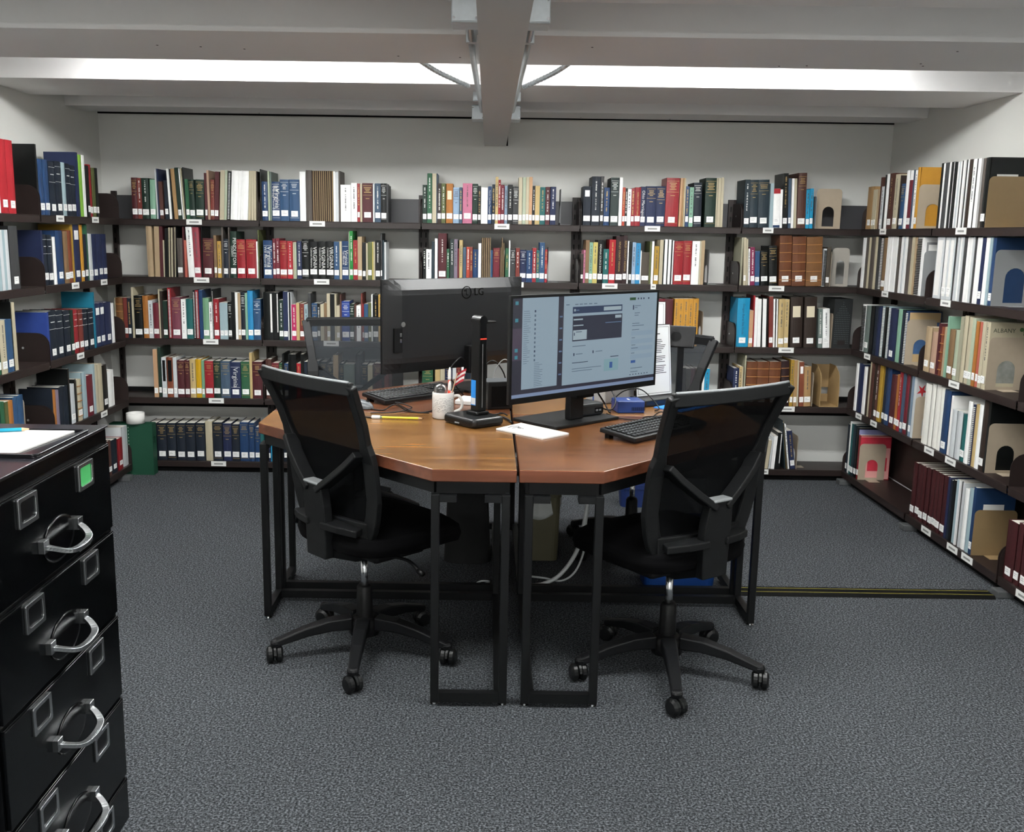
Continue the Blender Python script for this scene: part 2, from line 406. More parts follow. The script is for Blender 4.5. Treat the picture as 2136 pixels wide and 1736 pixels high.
side_unit('R', 3.868, 4.777, 'brown steel shelving bay on right wall, middle one', [(1, .3, .1), (2, .22, .1), (3, .38, .1), (4, .2, .1), (4, .42, .1), (5, .25, .1), (5, .52, .1), (5, .66, .1)], [(5, .905)])
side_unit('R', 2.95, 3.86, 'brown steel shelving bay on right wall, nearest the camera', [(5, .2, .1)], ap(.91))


# ------------------------------------------------------------ books
HEX = dict(beige='c3a67f',black='121415',blue='21406d',bluegrey='8299b0',brick='7c3028',brightgreen='1c8c37',brightred='b91c26',brightyellow='e0aa08',brown='56332a',coral='cc6350',cream='d2c6a6',crimson='741f2c',cyan='1699cc',darkbrown='32261f',darkgreen='1a3227',darkgrey='3b3c3d',darkslate='22323b',gold='cf9f45',green='296040',greygreen='76867f',greygreendark='2f3d3b',khaki='886a48',kraft='463629',leather='6e3c20',leathertan='80532b',lightblue='98b7d8',lightgrey='c3c7c9',lime='87c43c',magenta='cc2260',maroon='532025',maroon2='45181b',maroondark='2e1718',mauve='8b7a8d',mint='8cc0a2',mustard='bd912a',navy='192230',navyblue='1f2b50',ochre='da982b',offwhite='e4e2da',olive='5d6336',olivebrown='4d463a',orange='bd742f',orangered='c8442d',paleblue='a9c3cc',palegreen='bdc9ac',palekhaki='aeab90',peach='d9a77a',pink='d47497',pinktan='c49c82',plum='86204b',red='9e1f28',rose='a63f4c',rosebrown='7b3b4a',royalblue='27439b',rust='85422a',sage='74a982',skyblue='2590cc',slateblue='40566e',steelblue='2a5079',straw='d5b878',tan='b98f5a',taupe='57504a',teal='1b6463',tealblue='0f7b9b',white='efefed',yellow='dcc969')
CN = dict(beige='beige',black='black',blue='blue',bluegrey='blue-grey',brick='brick red',brightgreen='bright green',brightred='bright red',brightyellow='bright yellow',brown='brown',coral='coral',cream='cream',crimson='dark red',cyan='cyan',darkbrown='dark brown',darkgreen='dark green',darkgrey='dark grey',darkslate='dark slate',gold='golden',green='green',greygreen='grey-green',greygreendark='dark grey-green',khaki='khaki brown',kraft='brown-edged',leather='brown leather',leathertan='tan leather',lightblue='light blue',lightgrey='light grey',lime='lime green',magenta='magenta',maroon='maroon',maroon2='dark maroon',maroondark='dark brown',mauve='mauve',mint='mint green',mustard='mustard',navy='dark navy',navyblue='navy blue',ochre='ochre yellow',offwhite='off-white',olive='olive',olivebrown='olive brown',orange='orange',orangered='orange-red',paleblue='pale blue',palegreen='pale green',palekhaki='pale khaki',peach='peach',pink='pink',pinktan='pinkish tan',plum='plum',red='red',rose='rose red',rosebrown='dusty rose',royalblue='royal blue',rust='rust brown',sage='sage green',skyblue='sky blue',slateblue='slate blue',steelblue='steel blue',straw='straw yellow',tan='tan',taupe='taupe',teal='teal',tealblue='teal blue',white='white',yellow='yellow')
XSL, XSR, YSB = -2.08, 2.12, 5.70
def bmat(k):
    hx = HEX[k]
    if k not in ('white', 'lightgrey', 'offwhite'):
        r_, g_, b_ = [int(hx[i:i + 2], 16) for i in (0, 2, 4)]; m_ = (r_ + g_ + b_) / 3
        hx = ''.join('%02x' % int(max(0, min(255, (m_ + (v - m_) * .86) * .86))) for v in (r_, g_, b_))
    if k in ('leather', 'leathertan', 'rust'): return mat('cover_' + k, hx, .5, noise=.35, nscale=18, bump=.15, spec=.25)
    if k == 'kraft': return mat('cover_' + k, hx, .8, spec=.2)
    glossy = k in ('white', 'cyan', 'skyblue', 'black', 'lightgrey', 'blue', 'red')
    return mat('cover_' + k, hx, .35 if glossy else .55, noise=.1, nscale=30, spec=.25)
DARK = set('black navy navyblue darkgreen darkbrown darkslate darkgrey maroon maroon2 maroondark brick brown crimson red brightred blue royalblue steelblue green teal slateblue taupe olive olivebrown greygreendark leather rust plum greygreen brightgreen rosebrown orangered magenta orange'.split())
WORDS = ['first', 'second', 'third', 'fourth', 'fifth', 'sixth', 'seventh', 'eighth', 'ninth', 'tenth', 'eleventh', 'twelfth', 'thirteenth', 'fourteenth', 'fifteenth', 'sixteenth', 'seventeenth', 'eighteenth', 'nineteenth', 'twentieth',
         'twenty-first', 'twenty-second', 'twenty-third', 'twenty-fourth', 'twenty-fifth', 'twenty-sixth', 'twenty-seventh', 'twenty-eighth', 'twenty-ninth', 'thirtieth', 'thirty-first', 'thirty-second', 'thirty-third', 'thirty-fourth', 'thirty-fifth', 'thirty-sixth']
ROWN = {1: 'top', 2: 'second', 3: 'third', 4: 'fourth', 5: 'bottom'}
BAYN = {'B1': 'leftmost back bay', 'B2': 'back bay left of ceiling beam', 'B3': 'back bay under ceiling beam', 'B4': 'back bay right of ceiling beam', 'B5': 'back corner bay',
        'L1': 'bay behind filing cabinet', 'L2': 'far bay of left wall', 'R1': 'far bay of right wall', 'R2': 'middle bay of right wall', 'R3': 'nearest bay of right wall'}
rb = random.Random(11)
LABELM = mat('call_label', 'f0f0ee', .6); LABELI = mat('call_ink', '9a9a9c', .8)
def make_book(t, h, dep, col, st, title):
    """t, h, dep in metres; returns the book (cover mesh) with its parts; origin at the spine's bottom left corner"""
    cover = bmat(col); ink = M_GOLD if ('h' in st or 'v' in st and rb.random() < .4) else M_WHITEINK
    if col not in DARK: ink = M_INK
    if 'H' in st: ink = M_WHITEINK
    soft = not any(c in st for c in 'hHbg') and t < .03
    b = MB(); c = .0014 if soft else .0026; e = .0 if soft else .003
    if 'c' in st:                                    # comb or spiral binding: sheets with rings along the spine
        b.box(0, c, .006, dep, 0, h).box(t - c, t, .006, dep, 0, h).box(c, t - c, .0062, .0078, 0, h)
        o_c = b.build('comb_bound_book', [cover, ink], None)
        rg = MB(); n = int(h / .0085)
        for k in range(n):
            z = .006 + k * (h - .012) / n
            rg.box(t * (.08 if col in ('white', 'cream', 'straw', 'lightgrey') else .3), t * (.92 if col in ('white', 'cream', 'straw', 'lightgrey') else .7), 0, .012, z, z + .0045)
        rg.build('binding_rings', mat('ring_white', 'd9d9d6', .4) if col in ('black', 'red', 'navyblue', 'paleblue', 'blue') else mat('ring_black', '17181a', .4), o_c)
        MB().box(c, t - c, .008, dep - .003, .002, h - .002).build('page_block', M_PAGES, o_c)
        root = o_c
    else:
        if t < .012 and soft:
            b.box(0, t, 0, dep, 0, h)
        else:
            if soft: b.box(0, t, 0, c, 0, h)
            else:                                    # rounded spine
                n = 5; pts = [(t * i / n, -math.sin(math.pi * i / n) * min(.004, t * .12)) for i in range(n + 1)]
                b.prism([(p[0], p[1] + .004) for p in pts] + [(t, .006), (0, .006)], 0, h)
            b.box(0, c, c, dep, 0, h).box(t - c, t, c, dep, 0, h)
        y = -.0004
        b.mat(1)
        if 'g' in st:
            for f in (.9, .62): b.box(t * .06, t * .94, y, .003, h * f, h * f + .0014)
            b.box(t * .25, t * .75, y, .003, h * .76, h * .775)
        if 'h' in st or 'H' in st:
            z = h * .93
            b.box(t * .06, t * .94, y, 0.003, z, z + .0016)
            z -= .012
            for k in range(rb.randint(3, 5)):
                w = rb.uniform(.3, .72); b.box(t * (.5 - w / 2), t * (.5 + w / 2), y, .003, z, z + .0032); z -= .0085
            z -= .006; b.box(t * .06, t * .94, y, .003, z, z + .0016)
            z -= .02; w = .35; b.box(t * (.5 - w / 2), t * (.5 + w / 2), y, .003, z, z + .003)
            if rb.random() < .5: b.box(t * .06, t * .94, y, .003, h * .07, h * .07 + .0014)
        elif 'b' in st:
            ink = mat('leather_band', '9a6a38', .5)
            for f in (.12, .3, .48, .66, .84): b.box(0, t, -.0022, .004, h * f - .002, h * f + .002)
        elif 'v' in st and not title:
            z = h * rb.uniform(.88, .94); w = min(.008, t * .5); z1 = h * rb.uniform(.3, .45)
            while z > z1:
                L = rb.uniform(.002, .0045)
                if rb.random() < .82: b.box(t * .5 - w * rb.uniform(.3, .5), t * .5 + w * rb.uniform(.3, .5), y, .003 if not soft else c, z - L, z)
                z -= L + rb.uniform(.0008, .0018)
                if rb.random() < .13: z -= .005
        if 'p' in st: b.box(t * .18, t * .82, y, .003, h * .6, h * .82)
        if col == 'kraft': b.box(t * .74, t, -.0004, .003, h * .002, h * .998)
        if 'k' in st: b.box(t * .2, t * .8, y, .003, h * .4, h * .93)
        kind = 'booklet' if (t < .0135 and 'l' not in st) else ('binder' if ('i' in st or 'w' in st) else ('paperback_book' if soft else 'hardback_book'))
        ink2 = ink
        if 'p' in st: ink2 = mat('cream_panel', 'd8cdb2', .7)
        if 'k' in st: ink2 = M_BLKMAT
        if col == 'kraft': ink2 = mat('sheet_edge', 'a8936f', .8)
        root = b.build(kind, [cover, ink2], None)
        if not (t < .012 and soft): MB().box(c, t - c, .004, dep - e - .001, e, h - e).build('page_block', M_PAGES, root)
        if 'i' in st: MB().box(t * .72, t * .9, -.001, .001, h * .16, h * .97).build('spine_insert', M_PAPER, root)
        if 'w' in st: MB().box(t * .2, t * .8, -.001, .001, h * .05, h * .95).build('spine_insert', M_PAPER, root)
        if 'z' in st:
            MB().box(.0005, t - .0005, -.0006, .001, h * .87, h * .998).build('red_band', bmat('brightred'), root)
            MB().box(.0005, t - .0005, -.0006, .001, .002, h * .07).build('blue_band', bmat('blue'), root)
        if title:
            dark = col not in DARK or col in ('cyan',)
            lines = title.split('|'); n = len(lines[0]); size = min(t * (.95 if len(lines) == 1 else .78), h * .74 / (n * (.66 if lines[0].isupper() else .5))); zc = h * .57
            vs, fs = [], []
            for li, body in enumerate(lines):
                sz = size if li == 0 else min(t * .42, h * .7 / (len(body) * .55)); cx = t / 2 if len(lines) == 1 else (t * .66 if li == 0 else t * .24)
                v1, f1 = text_mesh(body, sz, lambda x, yy: (cx + yy, -.0009, zc - x)); fs += [tuple(i + len(vs) for i in f) for f in f1]; vs += v1
            MB().add(vs, fs).build('spine_title', mat('title_dark', '1c3a52', .7) if dark else (M_GOLD if 'RIPLEY' in title or 'OHIO' in title else M_WHITEINK), root)
            if title.startswith('Virginia') and col != 'black':
                MB().box(t * .08, t * .92, -.0008, .001, h * .86, h * .867).box(t * .08, t * .92, -.0008, .001, h * .3, h * .307).build('spine_rule', M_WHITEINK, root)
    if 'l' in st and t > .006:
        w = min(t * .86, .038); zl = .02 + rb.uniform(0, .007); hh = min(.032, h * .14)
        lb = MB().box(t / 2 - w / 2, t / 2 + w / 2, -.0012, .0012, zl, zl + hh)
        lb.mat(1)
        for k in range(2): lb.box(t / 2 - w * .34, t / 2 + w * rb.uniform(0, .3), -.0014, -.0012, zl + hh * (.66 - .25 * k), zl + hh * (.72 - .25 * k))
        lb.build('call_number_label', [LABELM, LABELI], root)
    if 'q' in st: MB().box(t * .2, t * .8, -.0012, .001, h * .74, h * .9).build('spine_sticker', LABELM, root)
    return root
KIND = {'hardback_book': 'hardback', 'paperback_book': 'paperback', 'booklet': 'booklet', 'binder': 'binder', 'comb_bound_book': 'comb-bound book'}
BOOKS = [
('B1','back',1,[(-2033,31.6,228,'maroon','hl',0,''),(-2000.3,23.7,226,'brick','vl',0,''),(-1975.5,39.6,226,'darkgreen','vl',0,''),(-1930.8,30.7,218,'mint','l',1,''),(-1892.7,6.4,280,'lightgrey','',-0.8,''),(-1885.2,7.8,278,'navyblue','',-0.6,''),(-1874.2,21.6,208,'brown','l',-1.3,''),(-1846.5,19.7,214,'navy','l',-0.8,''),(-1821.2,12.3,279,'white','',-2.1,''),(-1804.9,6.8,277,'black','',-2,''),(-1792.9,20.7,280,'tan','',-2.9,''),(-1770.1,19.7,286,'darkgreen','l',-2.8,''),(-1748.2,5.8,283,'white','',-3.1,''),(-1739.4,5.9,283,'cream','',-2.9,''),(-1731.4,3.9,289,'black','',-2.1,''),(-1725.5,19.7,223,'green','l',-1.3,''),(-1703.7,29.7,222,'darkgreen','hl',-1.4,''),(-1671.9,47.5,222,'darkgreen','hl',1.1,''),(-1619.1,13.5,259,'maroon','l',-0.1,''),(-1603.1,12.4,274,'pinktan','',-0.5,''),(-1589.6,21.7,223,'brick','hl',1.4,''),(-1566.8,22.7,267,'maroon','l',2.8,''),(-1540,13.8,275,'cream','',3,''),(-1524.1,10.8,275,'cream','',3,''),(-1512.2,13.8,275,'palegreen','',3,''),(-1497.4,18.7,270,'black','c',3.2,''),(-1476.5,39.6,274,'white','',3.34,''),(-1435.9,12.8,273,'white','',3.18,''),(-1421.9,43.4,274,'white','',2.98,''),(-1376.3,13.8,274,'cream','',2.57,''),(-1358.5,12.8,274,'cream','',1.78,''),(-1343.6,12.8,274,'cream','',1.39,''),(-1324,4.9,271,'darkbrown','',0,'')]),
('B2','back',1,[(-1302,5.9,284,'black','',0,''),(-1294.1,32.6,217,'blue','vl',0,''),(-1258.4,9.8,273,'palegreen','',0,''),(-1246.5,6.8,271,'greygreen','',0,''),(-1238.5,45.5,217,'blue','Hl',0,'Virginia|Marriage Records'),(-1190.9,50.5,229,'steelblue','Hl',0,''),(-1138.4,56.4,230,'steelblue','Hl',0,''),(-1078.8,33.6,273,'white','',0,''),(-1043.1,32.6,282,'taupe','',0,''),(-1009.4,10.8,280,'kraft','',0,''),(-997.5,9.8,280,'kraft','',0,''),(-985.6,9.8,280,'kraft','',0,''),(-974.7,10.8,280,'kraft','',0,''),(-962.8,10.8,280,'kraft','',0,''),(-950.9,10.8,280,'kraft','',0,''),(-939,9.8,280,'kraft','',0,''),(-927.1,9.8,280,'kraft','',0,''),(-916.2,10.8,280,'kraft','',0,''),(-904.3,13.8,280,'kraft','',0,''),(-888.4,10.8,278,'white','',0,''),(-876.5,17.8,274,'lightgrey','',0,''),(-857.7,7.8,281,'taupe','',0,''),(-847.8,57.4,205,'white','v',0,''),(-788.3,33.6,216,'white','v',0,''),(-752.5,14.8,213,'red','vl',0,''),(-736.7,10.8,211,'cream','',0,''),(-724.8,59.4,216,'maroon','hl',0,''),(-664.3,8.8,213,'lightgrey','',0,''),(-653.4,32.6,215,'slateblue','vl',0,''),(-618.7,31.6,216,'black','Hl',0,''),(-585.9,8.8,206,'darkgrey','',0,'')]),
('B3','back',1,[(-382,23.8,211,'darkgreen','vl',0,''),(-356.1,26.8,275,'green','vl',0,''),(-327.2,22.8,274,'cream','',0,''),(-303.3,3.9,275,'slateblue','',0,''),(-298.3,21.8,221,'darkbrown','vl',0,''),(-275.4,22.8,221,'olive','vl',0,''),(-248.5,37.7,220,'orange','pl',0,''),(-208.7,33.8,199,'lightblue','hl',0,''),(-172.8,14.8,200,'slateblue','vl',0,''),(-154.9,53.7,223,'pink','vl',0,''),(-99.1,29.8,221,'darkgreen','Hl',0,''),(-67.2,14.8,210,'black','vl',0,''),(-50.3,36.8,201,'white','',0,''),(-11.5,20.8,208,'blue','l',0,'North Carolina Taxpayers'),(12.4,15.8,219,'navy','vl',0,''),(30.4,15.8,261,'straw','vl',0,''),(47.3,12.8,245,'red','vl',0,''),(62.2,18.8,217,'crimson','vl',0,''),(83.2,15.8,212,'bluegrey','vl',0,''),(102.1,25.8,219,'black','vl',0,''),(130,31.8,209,'darkgrey','Hl',0,''),(162.8,19.8,261,'cream','l',0,''),(184.8,17.8,260,'palegreen','l',0,''),(203.7,16.8,262,'cream','l',0,''),(221.6,17.8,263,'peach','l',0,''),(241.5,13.8,214,'black','vl',0,''),(256.5,25.8,215,'straw','l',0,''),(283.4,29.8,207,'teal','vl',0,''),(315.2,23.8,209,'maroon','vl',0,''),(342.1,31.8,211,'navyblue','vl',0,'')]),
('B4','back',1,[(529,44,216,'navy','ql',0,''),(577,47,271,'navy','vl',0,''),(626,18,272,'black','vl',0,''),(647,31,211,'blue','vl',0,''),(683,47,266,'greygreendark','Hl',0,''),(732,18,268,'white','',0,''),(752,14,213,'orangered','vl',0,''),(767,13,209,'black','vl',0,''),(781,20,204,'white','v',0,''),(802,17,209,'red','vl',0,''),(821,33,214,'red','l',0,'EARLY OHIO SETTLERS'),(855,28,219,'navyblue','l',0,'Ohio Marriages'),(885,57,222,'navyblue','hl',0,''),(944,50,223,'navyblue','hl',0,''),(995,74,269,'red','hl',0.6,''),(1074,13,269,'peach','',0.3,''),(1089,9,269,'tan','',0,''),(1100.5,8.5,270,'cream','',-0.4,''),(1111,18,224,'blue','vl',-0.5,''),(1132,22,219,'mint','vl',-0.5,''),(1159,45,245,'navy','Hl',-1.4,''),(1221,62,272,'darkgreen','hl',-0.5,''),(1285,7,272,'cream','',-0.8,''),(1293,16,272,'cream','',-0.8,''),(1311,14,275,'cream','',-0.9,'')]),
('B5','back',1,[(1445,30,266,'darkslate','vl',-0.9,''),(1478,45,265,'darkslate','hl',-1.5,''),(1526,62,266,'darkslate','hl',-2.1,''),(1591,19,247,'paleblue','',-1.3,''),(1612.9,38.1,219,'white','lz',-1.9,''),(1652.3,12.7,214,'white','',-2.1,''),(1667,26,304,'black','vl',-1.8,''),(1698.9,15.1,276,'slateblue','l',-2.9,''),(1716,13,276,'white','',-2.1,''),(1731,14,276,'cream','',-2.3,''),(1747,48,307,'brown','hl',-1.6,''),(1797,20,216,'cyan','vl',-1.9,''),(1819,19,222,'cyan','vl',-2,'')]),
('B1','back',2,[(-1961,32.7,286,'beige','',-0.4,''),(-1919.2,27.8,285,'beige','',0.6,''),(-1890.3,17.8,286,'maroon','',1.1,''),(-1870.3,6.8,208,'cream','',0.7,''),(-1862.5,18.8,275,'black','',2,''),(-1841.6,6.9,280,'cream','',1.7,''),(-1833.5,6.8,280,'darkbrown','',1.6,''),(-1825.6,6.9,280,'cream','',1.6,''),(-1816.7,7.9,280,'darkbrown','',1.6,''),(-1807.7,6.9,284,'cream','',1.6,''),(-1799.8,4.9,286,'black','',1.6,''),(-1788.4,30.4,221,'taupe','l',0.1,''),(-1757,8.9,285,'maroon','',0.3,''),(-1745.9,11.7,210,'coral','',-0.1,''),(-1727.3,34.9,285,'white','v',-1.8,''),(-1691.3,36.7,283,'rose','vl',-1.5,''),(-1652.4,4.9,286,'black','',0.9,''),(-1644.5,60.6,222,'maroon','hl',1.3,''),(-1578.2,16.2,240,'khaki','l',0,''),(-1557.9,20.8,207,'gold','vl',0,''),(-1535,9.9,285,'taupe','',0.4,''),(-1524,25.8,220,'navy','Hl',1.1,''),(-1496.4,7.1,286,'taupe','',0.8,''),(-1485.2,34.7,264,'darkgreen','l',1.1,'PENDLETON|COUNTY'),(-1445.4,48.7,219,'red','hl',0,''),(-1393.7,58.6,220,'red','hl',0,''),(-1333.9,7.9,209,'white','',0,''),(-1325,5.9,274,'olive','',0,'')]),
('B2','back',2,[(-1295,52,216,'blue','l',0,'Virginia|Will Records'),(-1240,16,226,'crimson','vl',0,''),(-1222,20,228,'crimson','vl',0,''),(-1200,41,215,'red','hl',0,''),(-1156,29,213,'brightred','vl',0,''),(-1125,7,208,'cream','',0,''),(-1117,11,208,'palegreen','',0,''),(-1102,26,214,'navyblue','vl',0,''),(-1074,40,225,'black','Hl',0,''),(-1030,47,213,'black','l',0,'VIRGINIA|Colonial Abstracts'),(-980,43,214,'black','l',0,'VIRGINIA|Colonial Abstracts'),(-935,44,215,'black','l',0,'VIRGINIA|Colonial Abstracts'),(-889,29,214,'steelblue','vl',0,''),(-858,13,217,'cream','',0,''),(-844,37,218,'blue','l',0,'Virginia|Tax Records'),(-805,5,268,'palegreen','',0,''),(-799,18,276,'brightgreen','vl',0,''),(-779,25,224,'red','vl',0,''),(-753,24,244,'beige','l',0,''),(-726,18,211,'black','l',0,''),(-706,10,208,'cream','',0,''),(-695,23,214,'olive','l',0,''),(-671,7,217,'yellow','',0,''),(-663,9,217,'cream','',0,''),(-652,28,226,'black','vl',0,''),(-622,8,265,'darkgrey','l',0,''),(-612,9,226,'darkslate','',0,''),(-601,10,215,'lightgrey','',0,'')]),
('B3','back',2,[(-379,16,183,'black','v',0,''),(-361,30,179,'white','v',0,''),(-329,15,224,'darkslate','',0,''),(-311,15,240,'white','',0,''),(-292,47,270,'maroon','vl',0,''),(-243,15,182,'green','v',0,''),(-224,22,238,'greygreendark','v',0,''),(-201,19,238,'mauve','v',0,''),(-181,8,186,'crimson','',0,''),(-171,18,233,'straw','v',0,''),(-150,18,192,'slateblue','',0,''),(-130,19,195,'orangered','v',0,''),(-110,15,195,'brick','v',0,''),(-94,31,182,'blue','v',0,''),(-62,16,217,'white','',0,''),(-45,9,249,'kraft','',0,''),(-34,9,249,'kraft','',0,''),(-24,10,249,'kraft','',0,''),(-13,10,249,'kraft','',0,''),(-2,9,249,'kraft','',0,''),(9,11,178,'steelblue','',0,''),(23,37,192,'crimson','h',0,''),(62,7,195,'kraft','',0,''),(70,6,250,'kraft','',0,''),(77,8,221,'kraft','',0,''),(93,19,192,'green','v',0,''),(113,7,235,'white','',0,''),(122,28,190,'darkgrey','H',0,''),(153,22,193,'brick','v',0,''),(177,35,183,'navyblue','Hl',0,''),(214,34,181,'blue','vl',0,''),(249,21,195,'red','vl',0,''),(271,17,182,'teal','vl',0,''),(289,29,226,'steelblue','vl',0,''),(320,13,188,'red','vl',0,'')]),
('B4','back',2,[(526,15,164,'darkbrown','l',0,''),(542,10,188,'pink','v',0,''),(553,20,244,'khaki','l',0,''),(574,19,231,'mint','vl',0,''),(594,26,232,'yellow','vl',0,''),(622,30,245,'black','l',0,'INDIANA SOURCE BOOK'),(654,31,195,'teal','vl',0,''),(687,36,249,'brightred','vl',0,''),(725,41,268,'maroondark','l',0,'RIPLEY COUNTY INDIANA'),(767,23,274,'maroondark','l',0,'RIPLEY COUNTY INDIANA'),(792,7,242,'white','',0,''),(802,16,240,'black','l',0,''),(819,20,235,'lightblue','vl',0,''),(840,26,231,'skyblue','vl',0,''),(867,6,190,'white','',0,''),(874,44,180,'olivebrown','l',0,''),(919,10,241,'olive','',0,''),(931,12,242,'white','',0,''),(946,26,215,'mustard','vl',0,''),(976,19,251,'cream','',0,''),(996,7,248,'black','',0,''),(1004,15,255,'white','',0,''),(1020,6,251,'black','',0,''),(1027,14,254,'white','',0,''),(1042,6,248,'black','',0,''),(1049,7,249,'white','',0,''),(1059,52,245,'red','hl',0,''),(1113,47,248,'red','hl',0,''),(1162,43,247,'white','v',0,''),(1206,8,248,'cream','',0,''),(1215,18,251,'beige','',0,'')]),
('B5','back',2,[(1442,10,272,'palekhaki','',0,''),(1464.4,14.6,271,'cream','l',-2.5,''),(1482,9,263,'cream','',-2.6,''),(1494,8,209,'white','v',-2.8,''),(1504,24,217,'plum','vl',-2.6,''),(1530,27,195,'steelblue','l',-2.6,''),(1564,41,198,'black','hl',-3.3,''),(1611,47,226,'black','hl',-3.4,''),(1670,70,286,'leather','bl',-2.5,''),(1743,77,280,'leather','bl',-2.6,''),(1823,91,279,'leathertan','bl',-2.5,''),(1916,17,215,'lightgrey','c',0,''),(1935,20,223,'olivebrown','l',0,'')]),
('B1','back',3,[(-2166,5.9,232,'cream','',0,''),(-2158.1,41.6,232,'leathertan','bl',0,''),(-2113.4,21.7,233,'brick','l',0,''),(-2089.5,18.8,231,'navy','vl',0,''),(-2066.7,12.8,292,'cream','',0,''),(-2051.8,47.6,245,'black','hl',0,''),(-2001.2,30.7,244,'orange','l',0,''),(-1968.4,23.7,219,'lightgrey','vl',0,''),(-1942.6,31.7,204,'crimson','l',0,''),(-1908.8,7.8,284,'cream','',0,''),(-1900.3,13.2,273,'darkbrown','',0,''),(-1886,24.7,217,'darkgreen','l',0,''),(-1858.2,20.8,292,'red','c',0,''),(-1833.4,50.5,239,'rosebrown','hl',0,''),(-1778.7,26.7,228,'white','vl',0,''),(-1749,36.6,230,'teal','l',0,''),(-1711.2,13.8,280,'black','c',0,''),(-1696.3,18.8,281,'red','c',0,''),(-1674.5,19.8,283,'blue','',0,''),(-1652.6,33.7,237,'sage','l',0,''),(-1617.9,16.8,214,'white','vl',0,''),(-1600,7.8,287,'black','c',0,''),(-1590.1,29.7,233,'red','vl',0,''),(-1557.3,22.7,211,'paleblue','l',0,''),(-1533.5,22.7,211,'paleblue','l',0,''),(-1508.7,21.7,216,'black','Hl',0,''),(-1485.8,18.8,274,'black','',0,''),(-1466,13.8,272,'white','',0,''),(-1450.1,15.8,268,'beige','l',0,''),(-1433.2,24.7,273,'navy','Hl',0,''),(-1407.4,12.8,269,'mint','',0,''),(-1393.5,30.7,283,'skyblue','l',0,''),(-1360.7,41.6,235,'steelblue','Hl',0,'')]),
('B2','back',3,[(-1302,55.8,275,'black','i',0,''),(-1245.1,29.9,276,'black','i',0,''),(-1213.1,24.9,232,'darkgreen','vl',0,''),(-1187.2,25.9,281,'navyblue','l',0,''),(-1160.2,4.9,277,'white','',0,''),(-1154.2,7.9,274,'black','',0,''),(-1145.2,3.9,277,'lightgrey','',0,''),(-1140.2,26.9,207,'magenta','vl',0,''),(-1112.3,17.9,217,'straw','',0,''),(-1092.3,24.9,213,'brick','vl',0,''),(-1066.3,20.9,208,'paleblue','vl',0,''),(-1044.4,17.9,274,'darkgrey','',0,''),(-1023.4,31.9,216,'steelblue','hl',0,''),(-990.5,15.9,216,'black','vl',0,''),(-972.5,19.9,210,'cream','',0,''),(-951.5,15.9,219,'khaki','',0,''),(-934.5,17.9,273,'cream','l',0,''),(-914.6,23.9,271,'black','',0,''),(-889.6,9.9,271,'cream','',0,''),(-878.6,17.9,204,'cream','l',0,''),(-858.6,7.9,269,'brown','',0,''),(-849.7,45.8,230,'royalblue','Hl',0,''),(-802.7,23.9,215,'darkgreen','Hl',0,''),(-776.8,11.9,213,'brown','',0,''),(-763.8,24.9,206,'white','v',0,''),(-737.8,7.9,276,'brick','',0,''),(-728.8,6.9,218,'red','l',0,''),(-719.8,22.9,216,'steelblue','l',0,''),(-694.9,16.9,223,'olive','l',0,''),(-676.9,6.9,272,'white','',0,''),(-668.9,31.9,268,'black','vl',0,''),(-636.4,22.3,273,'gold','v',0,'')]),
('B4','back',3,[(933,22,273,'blue','',0,''),(956,24,272,'navy','v',0,''),(982,38,271,'crimson','',0,''),(1021,46,270,'maroon','',0,''),(1076,23,272,'ochre','v',0,''),(1100,28,273,'ochre','v',0,''),(1129,29,273,'ochre','v',0,''),(1159,24,274,'ochre','v',0,''),(1184,31,275,'ochre','v',0,'')]),
('B5','back',3,[(1443,70,282,'cyan','l',-0.4,'Oregon Burial Site Guide'),(1515,22,212,'peach','l',-0.89,''),(1539,7,297,'red','',-1.38,''),(1547,17,286,'white','',-1.53,''),(1566.1,19.9,278,'white','',-1.91,''),(1587,7,284,'black','',-2.07,''),(1596,20,279,'white','',-2.43,''),(1617.1,9.9,285,'black','',-2.61,''),(1635,23,293,'brick','l',-3,''),(1659,9,280,'white','',-2.8,''),(1669,6,280,'black','',-2.6,''),(1676,8,280,'white','',-2.4,''),(1686,32,280,'straw','vl',-1.7,''),(1720,25,278,'straw','vl',-1.8,''),(1758,68,292,'darkbrown','pl',-2.6,''),(1837,71,293,'darkbrown','pl',-2.4,''),(1922,23,227,'greygreen','vl',-3,''),(1949.2,39.8,227,'white','vl',-3.9,'')]),
('B1','back',4,[(-1955,23.6,282,'peach','l',0,''),(-1928.3,16.7,294,'darkgreen','l',0,''),(-1908.5,26.6,235,'lightgrey','kl',0,''),(-1877.8,35.5,236,'rust','kl',0,''),(-1840.3,20.7,236,'lightgrey','l',0,''),(-1817.5,41.4,219,'maroon','hl',0,''),(-1774,27.6,220,'maroon','hl',0,''),(-1742.3,32.5,226,'straw','vl',0,''),(-1707.7,31.6,227,'brightyellow','l',0,''),(-1674.1,15.7,222,'sage','l',0,''),(-1657.3,50.3,217,'red','hl',0,''),(-1605.8,39.5,219,'darkgreen','hl',0,''),(-1564.3,55.3,218,'slateblue','hl',0,''),(-1507.9,61.2,213,'navyblue','l',0,'Virginia'),(-1444.6,50.3,216,'green','hl',0,''),(-1392.2,14.7,271,'straw','',0,''),(-1376.4,57.3,217,'maroon','hl',0,'')]),
